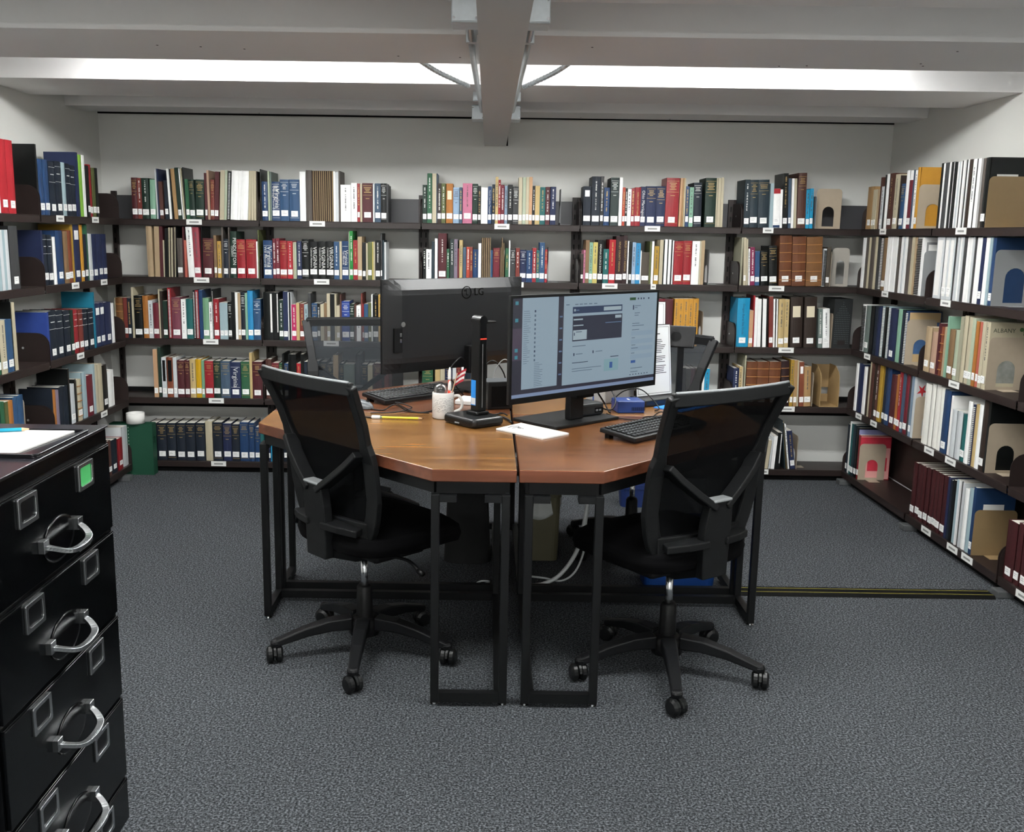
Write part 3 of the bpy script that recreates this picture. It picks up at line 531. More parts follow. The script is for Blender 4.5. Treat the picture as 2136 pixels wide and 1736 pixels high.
('B2','back',4,[(-1298,33,233,'brown','l',0,''),(-1263,41,212,'crimson','hl',0,''),(-1221,18,210,'green','hl',0,''),(-1202,11,265,'black','',0,''),(-1189,22,210,'blue','hl',0,''),(-1165,44,265,'black','',0,''),(-1117,24,211,'brightred','v',0,''),(-1092,17,266,'black','',0,''),(-1073,28,222,'navy','',0,''),(-1042,57,227,'darkslate','h',0,''),(-980,38,223,'navy','h',0,''),(-939,33,212,'black','h',0,''),(-904,30,262,'beige','',0,''),(-866,23,215,'darkslate','h',0,''),(-842,63,211,'greygreen','',0,''),(-771,30,269,'darkgrey','',0,''),(-740,37,212,'darkslate','h',0,''),(-701,28,208,'cream','',0,''),(-666,47,218,'maroon','h',0,''),(-604,26,219,'brick','',0,''),(-576,31,219,'brown','',0,''),(-542,30,220,'cream','',0,'')]),
('B3','back',4,[(-382,62.5,204,'green','h',0,''),(-306.5,28.7,205,'straw','',0,''),(-275.7,25.7,200,'cream','',0,''),(-247,39.6,206,'navyblue','h',0,''),(-204.3,20.8,199,'lightgrey','',0,''),(-181.4,25.7,211,'crimson','h',0,''),(-152.6,15.8,207,'white','',0,''),(-131.8,33.7,207,'navy','',0,'')]),
('B4','back',4,[(1137,22,219,'darkbrown','',0,''),(1162,28,216,'olivebrown','',0,''),(1191,22,217,'maroon','',0,''),(1216,15,217,'brown','',0,''),(1234,37,215,'white','v',0,''),(1273,28,214,'cyan','v',0,'')]),
('B5','back',4,[(1442,32,220,'navyblue','vl',-0.3,''),(1475,16,232,'straw','v',-0.51,''),(1493,7,230,'cream','',-0.96,''),(1504,8,296,'palekhaki','',0,''),(1516,61,261,'leather','bl',0,''),(1579,67,261,'leather','bl',0,''),(1648,67,262,'leather','bl',0,''),(1729.3,46.7,267,'maroondark','bl',-3,''),(1778,18,275,'mustard','vl',-1.2,''),(1799,20,273,'tan','l',-1.7,''),(1821.5,8.5,272,'cream','',-2.1,''),(1834.3,26.7,263,'rust','lq',-2.9,''),(1863,41,235,'tan','vl',-2.8,'')]),
('B1','back',5,[(-2008,51.9,222,'navy','hl',0,''),(-1953,54.9,223,'navy','hl',0,''),(-1894.1,51.9,224,'navy','hl',0,''),(-1838.2,51.9,225,'navy','hl',0,''),(-1783.2,55.8,226,'navy','hl',0,''),(-1723.4,52.9,227,'navy','hl',0,''),(-1665.5,40.1,238,'cream','',0,''),(-1622.3,55.8,233,'navy','hl',0,''),(-1562.4,50,227,'navyblue','hl',0,''),(-1509.4,44.1,223,'navy','hl',0,''),(-1463.3,51.9,235,'blue','hl',0,''),(-1408.3,32.3,233,'blue','hl',0,''),(-1373,30.3,207,'blue','hl',0,''),(-1339.6,20.5,213,'teal','',0,'')]),
('B2','back',5,[(-1293,10,208,'navyblue','l',0,''),(-1280,8,214,'cyan','',0,''),(-1270,24,208,'teal','l',0,''),(-1244,38,214,'blue','l',0,''),(-1204,42,212,'navy','l',0,''),(-1159,47,216,'navyblue','l',0,'')]),
('B5','back',5,[(1599,25,192,'cream','',5,''),(1626,27,188,'darkgrey','',5.2,''),(1656,20,173,'cream','',5.3,''),(1680.9,8.1,188,'lightgrey','',3.9,''),(1692.9,21.1,200,'white','',2.9,''),(1720.5,26.5,221,'black','i',1.2,''),(1778.2,5,295,'darkslate','',-6.7,''),(1793.1,5,290,'straw','c',-8.5,''),(1798.7,8.3,275,'white','v',-8.2,''),(1812,28,234,'navyblue','vl',-8.5,'')]),
('L1','left',1,[(4116,64,302,'red','l',0,''),(4182,66,306,'brightred','l',0,''),(4252,19,86,'white','',0,''),(4275,73,310,'brightred','l',0,''),(4350,64,311,'brightred','l',0,'')]),
('L2','left',1,[(4632,15.6,317,'black','',0,''),(4652.6,51,254,'blue','l',0,''),(4704.1,51,254,'blue','l',0,''),(4759.7,66.7,248,'navy','gl',0,''),(4830.4,66.7,256,'navy','gl',0,''),(4901.1,41.1,255,'paleblue','l',0,''),(4945.3,52.9,253,'navy','gl',0,''),(5001.2,65.7,249,'navy','gl',0,''),(5071,28.4,316,'navyblue','',0,''),(5105.3,40.2,307,'lime','',0,''),(5148.6,44.1,309,'white','',0,''),(5197.7,29.4,259,'black','l',0,''),(5231,34.3,267,'red','l',0,''),(5271.3,42.1,253,'olive','l',0,''),(5316.5,26.4,255,'black','l',0,'')]),
('L1','left',2,[(4084,34,256,'navy','',0,''),(4120,37,256,'white','',0,''),(4159,21,257,'paleblue','',0,''),(4182,21,257,'lightgrey','',0,''),(4205,25,257,'paleblue','',0,''),(4233,25,257,'lightgrey','',0,''),(4260,29,257,'paleblue','',0,''),(4291,34,257,'lightgrey','',0,''),(4329,82,274,'darkgrey','l',0,'')]),
('L2','left',2,[(4632,17.4,256,'navyblue','',0,''),(4653.4,43.6,237,'navy','gl',0,''),(4702,48.5,236,'navy','gl',0,''),(4755.4,31,226,'white','',0,''),(4790.4,74.7,256,'blue','l',0,''),(4869.1,52.4,253,'khaki','l',0,''),(4925.5,52.4,257,'rust','l',0,''),(4981.8,14.5,286,'mustard','',0,''),(4999.3,73.7,286,'navyblue','ql',0,''),(5077,36.8,286,'ochre','l',0,''),(5117.9,32,239,'navy','l',0,''),(5153.8,18.4,286,'green','',0,''),(5175.2,45.6,241,'lightgrey','l',0,''),(5224.7,66,239,'navyblue','l',0,''),(5291.2,66,239,'navyblue','l',0,''),(5362.7,59.2,239,'navyblue','l',0,'')]),
('L1','left',3,[(4047,51,247,'rust','l',0,''),(4100,27,249,'cream','',0,''),(4129,45,235,'green','l',0,''),(4177,53,230,'cream','vl',0,''),(4237,55,230,'steelblue','l',0,''),(4292.6,7.4,302,'black','',0,''),(4301,26,300,'cream','',0,'')]),
('L2','left',3,[(4632,20.5,231,'royalblue','',0,''),(4656.5,78.2,234,'navy','gl',0,''),(4739.7,82.1,229,'navy','gl',0,''),(4825.8,71.4,223,'navy','gl',0,''),(4901.2,36.1,221,'darkgreen','l',0,''),(4942.3,47.9,219,'red','gl',0,''),(4994.2,55.7,216,'brick','gl',0,''),(5054.9,56.7,213,'navy','gl',0,''),(5115.6,68.4,212,'navy','gl',0,''),(5190,16.5,294,'tealblue','',0,''),(5212.5,65.5,230,'navyblue','ql',0,''),(5278.6,65.5,230,'navyblue','ql',0,''),(5350.5,88,228,'navyblue','l',0,''),(5443.5,24.4,219,'white','',0,'')]),
('L1','left',4,[(4011,43,253,'maroon','',0,''),(4057,36,244,'darkbrown','',0,''),(4097,42,235,'teal','',0,''),(4141,35,230,'green','',0,''),(4178,27,226,'olive','',0,''),(4208,42,225,'orange','',0,''),(4253,48,233,'steelblue','',0,''),(4304,50,233,'steelblue','',0,'')]),
('L2','left',4,[(4632,9.7,211,'navy','',0,''),(4643.8,31.3,205,'orange','',0,''),(4678.2,38.2,197,'mauve','',0,''),(4719.5,55.9,206,'navy','',0,''),(4778.4,47.1,203,'navy','',0,''),(4828.5,14.6,282,'black','',0,''),(4847.2,54.9,199,'lightgrey','l',0,''),(4905.2,17.6,219,'black','',0,''),(4925.8,50,213,'cream','bl',0,''),(4996.6,53.9,240,'paleblue','',0,''),(5055.5,79.5,214,'crimson','l',0,''),(5140,19.6,266,'paleblue','',0,''),(5162.6,48.6,256,'cream','',0,''),(5211.7,48.6,256,'cream','',0,''),(5269.7,64.8,241,'black','l',0,''),(5340.5,84.4,200,'white','',0,'')]),
('L2','left',5,[(5202,74.6,207,'black','ql',0,''),(5282.5,50.7,197,'brown','l',0,''),(5339,86.1,189,'navy','l',0,''),(5430.9,66.9,181,'red','l',0,''),(5507.5,80.4,232,'lightgrey','',0,'')]),
('R1','right',1,[(4993,31,298,'ochre','l',0,''),(5026,25,286,'white','v',0,''),(5055,18,289,'slateblue','',0,''),(5076,45,241,'crimson','l',0,''),(5125,37,291,'white','',0,''),(5167,48,228,'steelblue','hl',0,''),(5217,17,271,'darkbrown','',0,''),(5238,63,280,'cream','vl',0,''),(5305,65,289,'brown','vl',0,''),(5377,34,288,'white','',0,''),(5415,20,286,'black','',0,''),(5437,27,226,'lightgrey','vl',0,''),(5468,27,276,'brown','',0,''),(5499,24,214,'beige','',0,''),(5526,23,214,'cream','l',0,''),(5552,24,214,'cream','l',0,''),(5582,89,233,'tan','l',0,'')]),
('R2','right',1,[(4303,36.6,294,'black','l',0,''),(4342.4,32.1,294,'taupe','',0,''),(4377.3,27.6,295,'white','',0,''),(4406.8,17.8,296,'black','',0,''),(4427.4,39.3,297,'white','v',0,''),(4468.6,31.2,298,'darkbrown','',0,''),(4501.7,9.7,299,'white','',0,''),(4513.4,7.1,299,'black','',0,''),(4522.3,20.5,298,'white','',0,''),(4544.7,7.1,297,'black','',0,''),(4553.6,24.1,295,'white','',0,''),(4580.5,12.4,295,'lightgrey','',0,''),(4594.8,10.6,295,'white','',0,''),(4607.3,21.4,296,'black','',0,''),(4630.6,10.6,297,'white','',0,''),(4643.2,25.9,299,'black','',0,''),(4670.9,13.3,298,'white','',0,''),(4686.1,39.3,299,'darkgrey','',0,''),(4727.3,20.5,298,'white','',0,''),(4750.6,13.3,300,'black','',0,'')]),
('R1','right',2,[(4869,25.4,283,'white','',0,''),(4899.2,60.2,286,'white','c',0,''),(4964.2,20.6,286,'beige','',0,''),(4987.8,24.4,286,'cream','',0,''),(5016,47,286,'taupe','',0,''),(5067,26.3,286,'white','',0,''),(5096.2,15.9,286,'lightgrey','',0,''),(5115,21.6,286,'white','',0,''),(5138.6,57.4,286,'taupe','',0,''),(5199.9,28.2,286,'white','',0,''),(5230,29.1,286,'white','',0,''),(5262.1,27.2,286,'white','',0,''),(5292.2,29.1,286,'white','',0,''),(5327.1,53.6,281,'khaki','l',0,''),(5384.6,35.7,286,'black','c',0,''),(5426.1,23.5,286,'darkgrey','',0,''),(5455.3,34.8,286,'cream','',0,''),(5492.1,33.8,286,'taupe','',0,''),(5529.8,22.5,284,'taupe','',0,''),(5555.2,32.9,283,'cream','',0,''),(5592,30.1,283,'taupe','',0,''),(5626.9,47,280,'white','',0,'')]),
('R2','right',2,[(4182,25,286,'blue','l',0,''),(4209,21,286,'paleblue','',0,''),(4233,16,286,'white','',0,''),(4250,19,286,'white','',0,''),(4271,28,286,'navyblue','l',0,''),(4302,21,286,'white','',0,''),(4325,20,286,'white','',0,''),(4348,20,286,'darkgrey','',0,''),(4371,17,286,'lightgrey','',0,''),(4389,22,286,'white','',0,''),(4413,25,286,'white','',0,''),(4441,21,286,'darkgrey','',0,''),(4465,17,286,'lightgrey','',0,''),(4484,22,286,'white','',0,''),(4508,18,286,'lightgrey','',0,''),(4528,15,286,'black','',0,''),(4558,47,286,'lightgrey','wl',0,''),(4605.5,47,286,'lightgrey','wl',0,''),(4658,78,286,'lightgrey','w',0,'')]),
('R1','right',3,[(4989,30,270,'blue','c',0,''),(5024,31,274,'navy','',0,''),(5059,47,274,'mint','',0,''),(5110,90,272,'navyblue','l',0,''),(5205,45,278,'paleblue','c',0,''),(5254,24,273,'black','',0,''),(5282,43,273,'paleblue','c',0,''),(5329,47,268,'navyblue','',0,''),(5379,44,266,'navy','',0,''),(5426,50,263,'black','',0,''),(5480,73,260,'greygreen','l',0,''),(5560,49,264,'white','c',0,'')]),
('R2','right',3,[(4157,36,287,'cream','vl',0,''),(4196,27,286,'cream','l',0,''),(4226,20,283,'coral','l',0,''),(4249,26,283,'orange','l',0,''),(4278,29,294,'palegreen','l',0,''),(4310,41,295,'cream','l',0,''),(4354,34,298,'cream','',0,''),(4391,29,291,'palekhaki','',0,''),(4423,41,228,'palegreen','l',0,''),(4467,54,226,'khaki','l',0,''),(4525,19,283,'mint','',0,''),(4547,25,231,'beige','',0,''),(4576,30,229,'rust','b',0,''),(4609,23,243,'maroon','',0,''),(4635,59,197,'pinktan','l',0,''),(4697,62,216,'beige','l',0,'')]),
('R1','right',4,[(4811,22,306,'lightgrey','',0,''),(4837,26,306,'bluegrey','l',0,''),(4866,24,306,'darkgrey','',0,''),(4894,44,306,'crimson','l',0,''),(4942,29,306,'slateblue','l',0,''),(4974,39,306,'red','vl',0,''),(5017,27,289,'orange','l',0,''),(5048,75,279,'maroon','l',0,''),(5127,55,306,'blue','l',0,''),(5186,31,306,'navy','l',0,''),(5230,49,306,'mustard','l',0,''),(5283,30,306,'brown','vl',0,''),(5317,33,306,'darkbrown','',0,''),(5354,29,305,'brown','',0,''),(5386,24,306,'cream','',0,''),(5413,37,275,'darkbrown','',0,''),(5454,50,268,'white','',0,''),(5509,71,278,'navyblue','',0,''),(5585,23,273,'white','',0,'')]),
('R2','right',4,[(4082,19,306,'black','',0,''),(4104,39,305,'darkbrown','l',0,''),(4146,33,281,'white','',0,''),(4182,30,276,'straw','',0,''),(4215,20,270,'navyblue','c',0,''),(4239,35,279,'white','',0,''),(4278,39,213,'teal','l',0,''),(4323,46,218,'lightgrey','',0,''),(4369.5,46,218,'lightgrey','',0,''),(4419,20,276,'white','',0,''),(4443,64,294,'blue','l',0,''),(4511,41,299,'offwhite','',0,''),(4555,44,305,'offwhite','',0,''),(4602,38,301,'offwhite','',0,''),(4643,62,294,'offwhite','',0,'')]),
('R1','right',5,[(5469,24.3,258,'red','l',0,''),(5506.9,35.2,293,'black','l',0,''),(5545.5,41,300,'darkslate','l',0,''),(5589.8,19.8,300,'teal','l',0,''),(5613.6,32.7,306,'white','',0,''),(5649.6,24.3,286,'navy','l',0,'')]),
('R2','right',5,[(4123,23,302,'blue','l',0,''),(4149.6,35,289,'paleblue','',0,''),(4188.1,35.9,276,'white','',0,''),(4228.4,17,297,'lightgrey','',0,''),(4248.1,13.6,297,'darkgrey','',0,''),(4265.3,11.9,297,'white','',0,''),(4279.8,29.9,295,'paleblue','',0,''),(4314.1,19.6,287,'black','',0,''),(4337.2,19.6,280,'navy','',0,''),(4360.4,21.3,289,'navyblue','',0,''),(4385.2,45.3,284,'maroon2','l',0,''),(4433.2,44.5,283,'maroon2','l',0,''),(4480.3,41.9,281,'maroon2','l',0,''),(4525.8,39.3,281,'maroon2','l',0,''),(4569.5,42.7,278,'maroon2','l',0,''),(4614.9,41.9,275,'maroon2','l',0,''),(4660.3,53,274,'maroon2','l',0,''),(4716.9,47,271,'maroon2','l',0,'')]),
('R3','right',5,[(3612,56.3,268,'maroon2','l',0,''),(3672.2,57.2,259,'maroon2','l',0,''),(3733.3,36.6,254,'maroon2','l',0,''),(3773.7,73.2,245,'maroon2','l',0,'')]),
]
BK = {}
for bay, wall, row, items in BOOKS:
    z = ZROW[row]; n = len(items)
    recs = []
    for (u, t, h, col, st, lean, title) in items:
        u, t, h = u / 1000, t / 1000, h / 1000
        maxd = {'back': .19, 'left': .168, 'right': .183}[wall]
        dep = min(maxd, h * (.78 if h < .25 else .82)) * rb.uniform(.93, 1.0)
        o = make_book(t * math.cos(R(lean)), h, dep, col, st, title)
        if wall == 'back':
            y = YSB + rb.uniform(0, .006 if t > .014 else .009)
            if lean >= 0:
                T = Matrix.Translation((u + t, y, z + .0004)) @ Matrix.Rotation(R(lean), 4, 'Y') @ Matrix.Translation((-t * math.cos(R(lean)), 0, 0))
            else:
                T = Matrix.Translation((u, y, z + .0004)) @ Matrix.Rotation(R(lean), 4, 'Y')
        elif wall == 'left':
            T = Matrix.Translation((XSL - rb.uniform(0, .006), u, z + .0004)) @ Matrix.Rotation(R(90), 4, 'Z')
        else:
            T = Matrix.Translation((XSR + rb.uniform(0, .006), u + t, z + .0004)) @ Matrix.Rotation(R(-90), 4, 'Z')
        o.matrix_world = T
        recs.append((o, col, title, t)); BK.setdefault((bay, row), []).append((o, u, t, h, dep))
    if wall == 'right': recs = recs[::-1]
    for i, (o, col, title, t) in enumerate(recs):
        base = o.name.split('.')[0]
        look = CN[col] + ' ' + KIND[base]
        fr = bay == 'L1' or (bay, row) in (('B4', 3), ('B4', 4), ('B5', 5))
        o['label'] = f'{look}, {WORDS[len(recs) - 1 - i] if fr else WORDS[i]} from {"right" if fr else "left"}, {ROWN[row]} shelf, {BAYN[bay]}'
        if title and title.startswith('Oregon'): o['label'] = 'thick cyan binder with blue lettering down its spine, third shelf, back corner bay'
        o['category'] = 'booklet' if base == 'booklet' else ('binder' if base == 'binder' else 'book')
        o['group'] = f'books on the {ROWN[row]} shelf, {BAYN[bay]}'


# ------------------------------------------------------------ the four corner desks
ZT = .745; CXT = .094; YS = 3.697
def desk(sx, sy, label, wood):
    """pentagon top: a 0.91 m square with its outer corner cut; sx, sy say which way the outer corner points"""
    t = empty('corner_desk', (CXT + sx * .004, YS + sy * .003, 0))
    P = [(0, 0), (.907, 0), (.907, .243), (.247, .907), (0, .907)]
    pts = [(sx * x, sy * y) for x, y in P]
    if sx * sy < 0: pts = pts[::-1]
    b = MB().prism(pts, ZT - .038, ZT); b.m = [0, 0] + [1] * (len(b.f) - 2)
    top = b.build('tabletop', [wood, M_WOODEDGE], t, bevel=.0025)
    # apron under the edge
    Q = [(.03, .03), (.877, .03), (.877, .23), (.235, .877), (.03, .877)]
    ap = MB()
    for i in range(5):
        (x0, y0), (x1, y1) = Q[i], Q[(i + 1) % 5]
        ap.sweep([(sx * x0, sy * y0, ZT - .058), (sx * x1, sy * y1, ZT - .058)], .022, .038)
    ap.build('apron', M_BLACK, t)
    def frame(p, q, legs=True):                      # a U frame of square tube under a short edge
        p = Vector((sx * p[0], sy * p[1], 0)); q = Vector((sx * q[0], sy * q[1], 0)); d = (q - p).normalized()
        for e in (p, q):
            lg = MB().box(e.x - .0125, e.x + .0125, e.y - .0125, e.y + .0125, .012, ZT - .077).build('leg', M_BLACK, t, bevel=.002)
            MB().lathe([(.013, 0), (.013, .006), (.005, .006), (.005, .0119)], 12, Matrix.Translation((e.x, e.y, 0))).build('levelling_foot', M_CHROME, lg)
        a = p + d * .0126; c = q - d * .0126
        MB().sweep([(a.x, a.y, .03), (c.x, c.y, .03)], .025, .03).build('bottom_rail', M_BLACK, t)
        m1 = p + d * .02; m2 = q - d * .02
        for (e0, e1) in ((a, a + d * .05), (c - d * .05, c)):
            MB().sweep([(e0.x, e0.y, ZT - .089), (e1.x, e1.y, ZT - .089)], .03, .02).build('bracket', M_BLACK, t)
    frame((.238, .893), (.03, .893))
    frame((.893, .232), (.893, .03))
    e = Vector((sx * .045, sy * .045, 0))
    lg = MB().box(e.x - .0125, e.x + .0125, e.y - .0125, e.y + .0125, .012, ZT - .077).build('leg', M_BLACK, t, bevel=.002)
    MB().lathe([(.013, 0), (.013, .006), (.005, .006), (.005, .0119)], 12, Matrix.Translation((e.x, e.y, 0))).build('levelling_foot', M_CHROME, lg)
    MB().box(min(sx * .0585, sx * .88), max(sx * .0585, sx * .88), e.y - .0125, e.y + .0125, .016, .045).build('floor_rail', M_BLACK, t)
    MB().box(e.x - .0125, e.x + .0125, min(sy * .0585, sy * .88), max(sy * .0585, sy * .88), .016, .045).build('floor_rail', M_BLACK, t)
    return tag(t, label, 'desk', 'corner desks pushed together')
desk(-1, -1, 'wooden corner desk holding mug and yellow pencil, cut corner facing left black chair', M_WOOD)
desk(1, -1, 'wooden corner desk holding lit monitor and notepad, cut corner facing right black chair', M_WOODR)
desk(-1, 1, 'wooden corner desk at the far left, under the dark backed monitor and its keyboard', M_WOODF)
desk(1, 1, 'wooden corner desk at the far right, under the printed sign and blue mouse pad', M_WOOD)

# ------------------------------------------------------------ mesh office chairs
M_CHAIRF = mat('chair_frame', '0f1011', .5, spec=.22); M_CUSH = mat('chair_cushion', '050506', .95, noise=.2, nscale=300, spec=.08)
M_MESH = mesh_fabric('chair_mesh', '08090a', .022)
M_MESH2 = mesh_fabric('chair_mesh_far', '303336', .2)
def by(z):                                           # back curve, seen from the side
    K = [(.47, -.125), (.60, -.135), (.72, -.15), (.85, -.19), (.975, -.245)]
    for (z0, y0), (z1, y1) in zip(K, K[1:]):
        if z <= z1: 
            u = (z - z0) / (z1 - z0); return y0 + (y1 - y0) * u
    return K[-1][1]
def bw(z):
    K = [(.47, .165), (.52, .195), (.60, .213), (.74, .214), (.80, .218), (.975, .246)]
    for (z0, y0), (z1, y1) in zip(K, K[1:]):
        if z <= z1:
            u = (z - z0) / (z1 - z0); return y0 + (y1 - y0) * u
    return K[-1][1]
def bp(s, z, off=0.0): return (s * bw(z), by(z) + .024 * s * s - off, z)
def make_chair(name, spin, meshm=None):
    t = empty(name)
    ub = empty('upper_body'); 
    mm = meshm or M_MESH
    MB().grid(lambda u, v: bp(2 * u - 1, .475 + .5 * v), 16, 18).build('mesh_back', mm, t, smooth=True)
    fr = MB(); zs = [.475 + .5 * i / 16 for i in range(17)]
    for s in (-1, 1):
        fr.sweep([bp(s, z, .004) for z in zs], [.056 if z < .78 else .04 for z in zs], .022, up=(0, 1, 0))
    fr.sweep([bp(-1 + 2 * i / 12, .965, .003) for i in range(13)], .022, .04)
    fr.sweep([bp(-1 + 2 * i / 12, .49, .004) for i in range(13)], .03, .062)
    fr.build('back_frame', M_CHAIRF, t, bevel=.004)
    MB().tube([bp(-.97 + 1.94 * i / 12, .986, .005) for i in range(13)], .0045, 6).build('top_edge', mat('chair_edge_highlight', '8e9193', .3) if meshm is None else M_CHAIRF, t, smooth=True)  # front chairs: pale grey paints the highlight along the top rail
    sp = MB()
    zz = [.385, .44, .50, .56, .61, .632]
    sp.sweep([(0, by(max(z, .47)) - .05, z) for z in zz], [.105, .11, .112, .11, .10, .09], .034, up=(0, 1, 0))
    for s in (-1, 1):
        sp.sweep([(s * .02, by(.62) - .05, .612), (s * .09, by(.66) - .036, .662), (s * .15, by(.71) - .02, .708), (s * .195, by(.755) + .004, .752)], .022, .05, up=(0, 1, 0))
        sp.sweep([(s * .03, by(.5) - .046, .5), (s * .10, by(.5) - .03, .496), (s * .165, by(.5) - .004, .492)], .024, .062, up=(0, 1, 0))
    sp.sweep([(0, by(.47) - .035, .40), (0, -.06, .362), (0, .02, .358)], .09, .03)
    sp.build('back_support', M_CHAIRF, t, bevel=.004)
    MB().box(-.04, .04, by(.63) - .072, by(.63) - .03, .631, .641).build('support_cap', M_GREYPL, t, bevel=.004)
    # seat
    def seat(u, v):
        a = 2 * math.pi * u; ca, sa = math.cos(a), math.sin(a); p = .55
        x = .245 * math.copysign(abs(ca) ** p, ca); y = .065 + .235 * math.copysign(abs(sa) ** p, sa)
        prof = [(0.0, .405), (.8, .40), (.97, .412), (1.0, .44), (.97, .468), (.8, .482), (0.0, .487)]
        k = v * 6; i = min(int(k), 5); f = k - i
        r = prof[i][0] + (prof[i + 1][0] - prof[i][0]) * f; z = prof[i][1] + (prof[i + 1][1] - prof[i][1]) * f
        drop = -.035 * max(0, (y * r - .16) / .14) ** 2
        return (x * r, .065 + (y - .065) * r, z + drop)
    MB().grid(seat, 32, 18).build('seat', M_CUSH, t, smooth=True)
    MB().box(-.13, .13, -.05, .16, .355, .402).build('tilt_mechanism', M_BLKPL, t, bevel=.012)
    lv = MB().tube(bez([(.12, .02, .37), (.2, .03, .372), (.25, .03, .352)], 5), .006, 8); lv.tube([(.25, .03, .352), (.275, .03, .345)], .009, 8)
    lv.build('height_lever', M_BLKPL, t, smooth=True)
    MB().lathe([(.0, .2), (.0125, .2), (.0125, .356)], 16).build('gas_lift', M_CHROME, t, smooth=True)
    MB().lathe([(.026, .07), (.03, .10), (.026, .235), (.02, .245)], 18).build('column_cover', M_BLKPL, t, smooth=True)
    base = empty('base'); base.parent = t; base.rotation_euler = (0, 0, spin)
    MB().lathe([(.03, .062), (.05, .07), (.052, .12), (.035, .135)], 20).build('hub', M_BLKPL, base, smooth=True)
    for k in range(5):
        M = Matrix.Rotation(R(72 * k), 4, 'Z')
        arm = MB().sweep([(.045, 0, .115), (.12, 0, .113), (.2, 0, .098), (.27, 0, .077), (.308, 0, .066)], [.05, .045, .04, .036, .034], [.045, .04, .032, .026, .022], M)
        arm.lathe([(.0, .054), (.017, .054), (.019, .07), (.014, .08), (.0, .081)], 14, M @ Matrix.Translation((.3, 0, 0)))
        arm.build('base_arm', mat('chair_base', '0e0f11', .45, spec=.25), base, bevel=.005)
        cs = MB()
        C = M @ Matrix.Translation((.305, 0, .0292)) @ Matrix.Rotation(R(40 + 57 * k), 4, 'Z')
        for s in (-1, 1):
            cs.lathe([(.006, -.0125), (.02, -.0125), (.0285, -.006), (.0285, .006), (.02, .0125), (.006, .0125)], 18, C @ Matrix.Translation((0, s * .0145, 0)) @ Matrix.Rotation(R(90), 4, 'X'))
        cs.lathe([(.005, -.01), (.005, .03)], 10, C)
        cs.add(*hood(C))
        cs.build('caster', mat('caster', '101112', .35, spec=.3), base, smooth=False)
    bpy.data.objects.remove(ub)
    return t
def hood(C):
    b = MB()
    n = 10
    for k in range(n):
        a0, a1 = R(10 + 160 * k / n), R(10 + 160 * (k + 1) / n)
        vs = []
        for a in (a0, a1):
            for r in (.0292, .0325):
                for y in (-.004, .004): vs.append(C @ Vector((r * math.cos(a), y, r * math.sin(a))))
        m = len(b.v)
        b.v += [tuple(v) for v in vs]; b.f += [(m, m + 1, m + 5, m + 4), (m + 2, m + 6, m + 7, m + 3), (m, m + 4, m + 6, m + 2), (m + 1, m + 3, m + 7, m + 5)]
    return b.v, b.f
def place(o, x, y, face, label, grp='mesh office chairs'):
    o.location = (x, y, 0); o.rotation_euler = (0, 0, R(face - 90)); tag(o, label, 'chair', grp); return o
place(make_chair('office_chair', R(-90 - (43.5 - 90))), -.408, 3.182, 43.5, 'black mesh office chair turned away, at left front corner of the desks')
place(make_chair('office_chair', R(-94 - (124 - 90))), .605, 3.06, 124, 'black mesh office chair turned away, at right front corner of the desks')
place(make_chair('office_chair', R(20), M_MESH2), -.65, 4.84, -80, 'charcoal mesh office chair facing us behind the dark monitor back')
place(make_chair('office_chair', R(-135), M_MESH2), .67, 4.36, 225, 'charcoal mesh office chair facing us behind the printed sign')

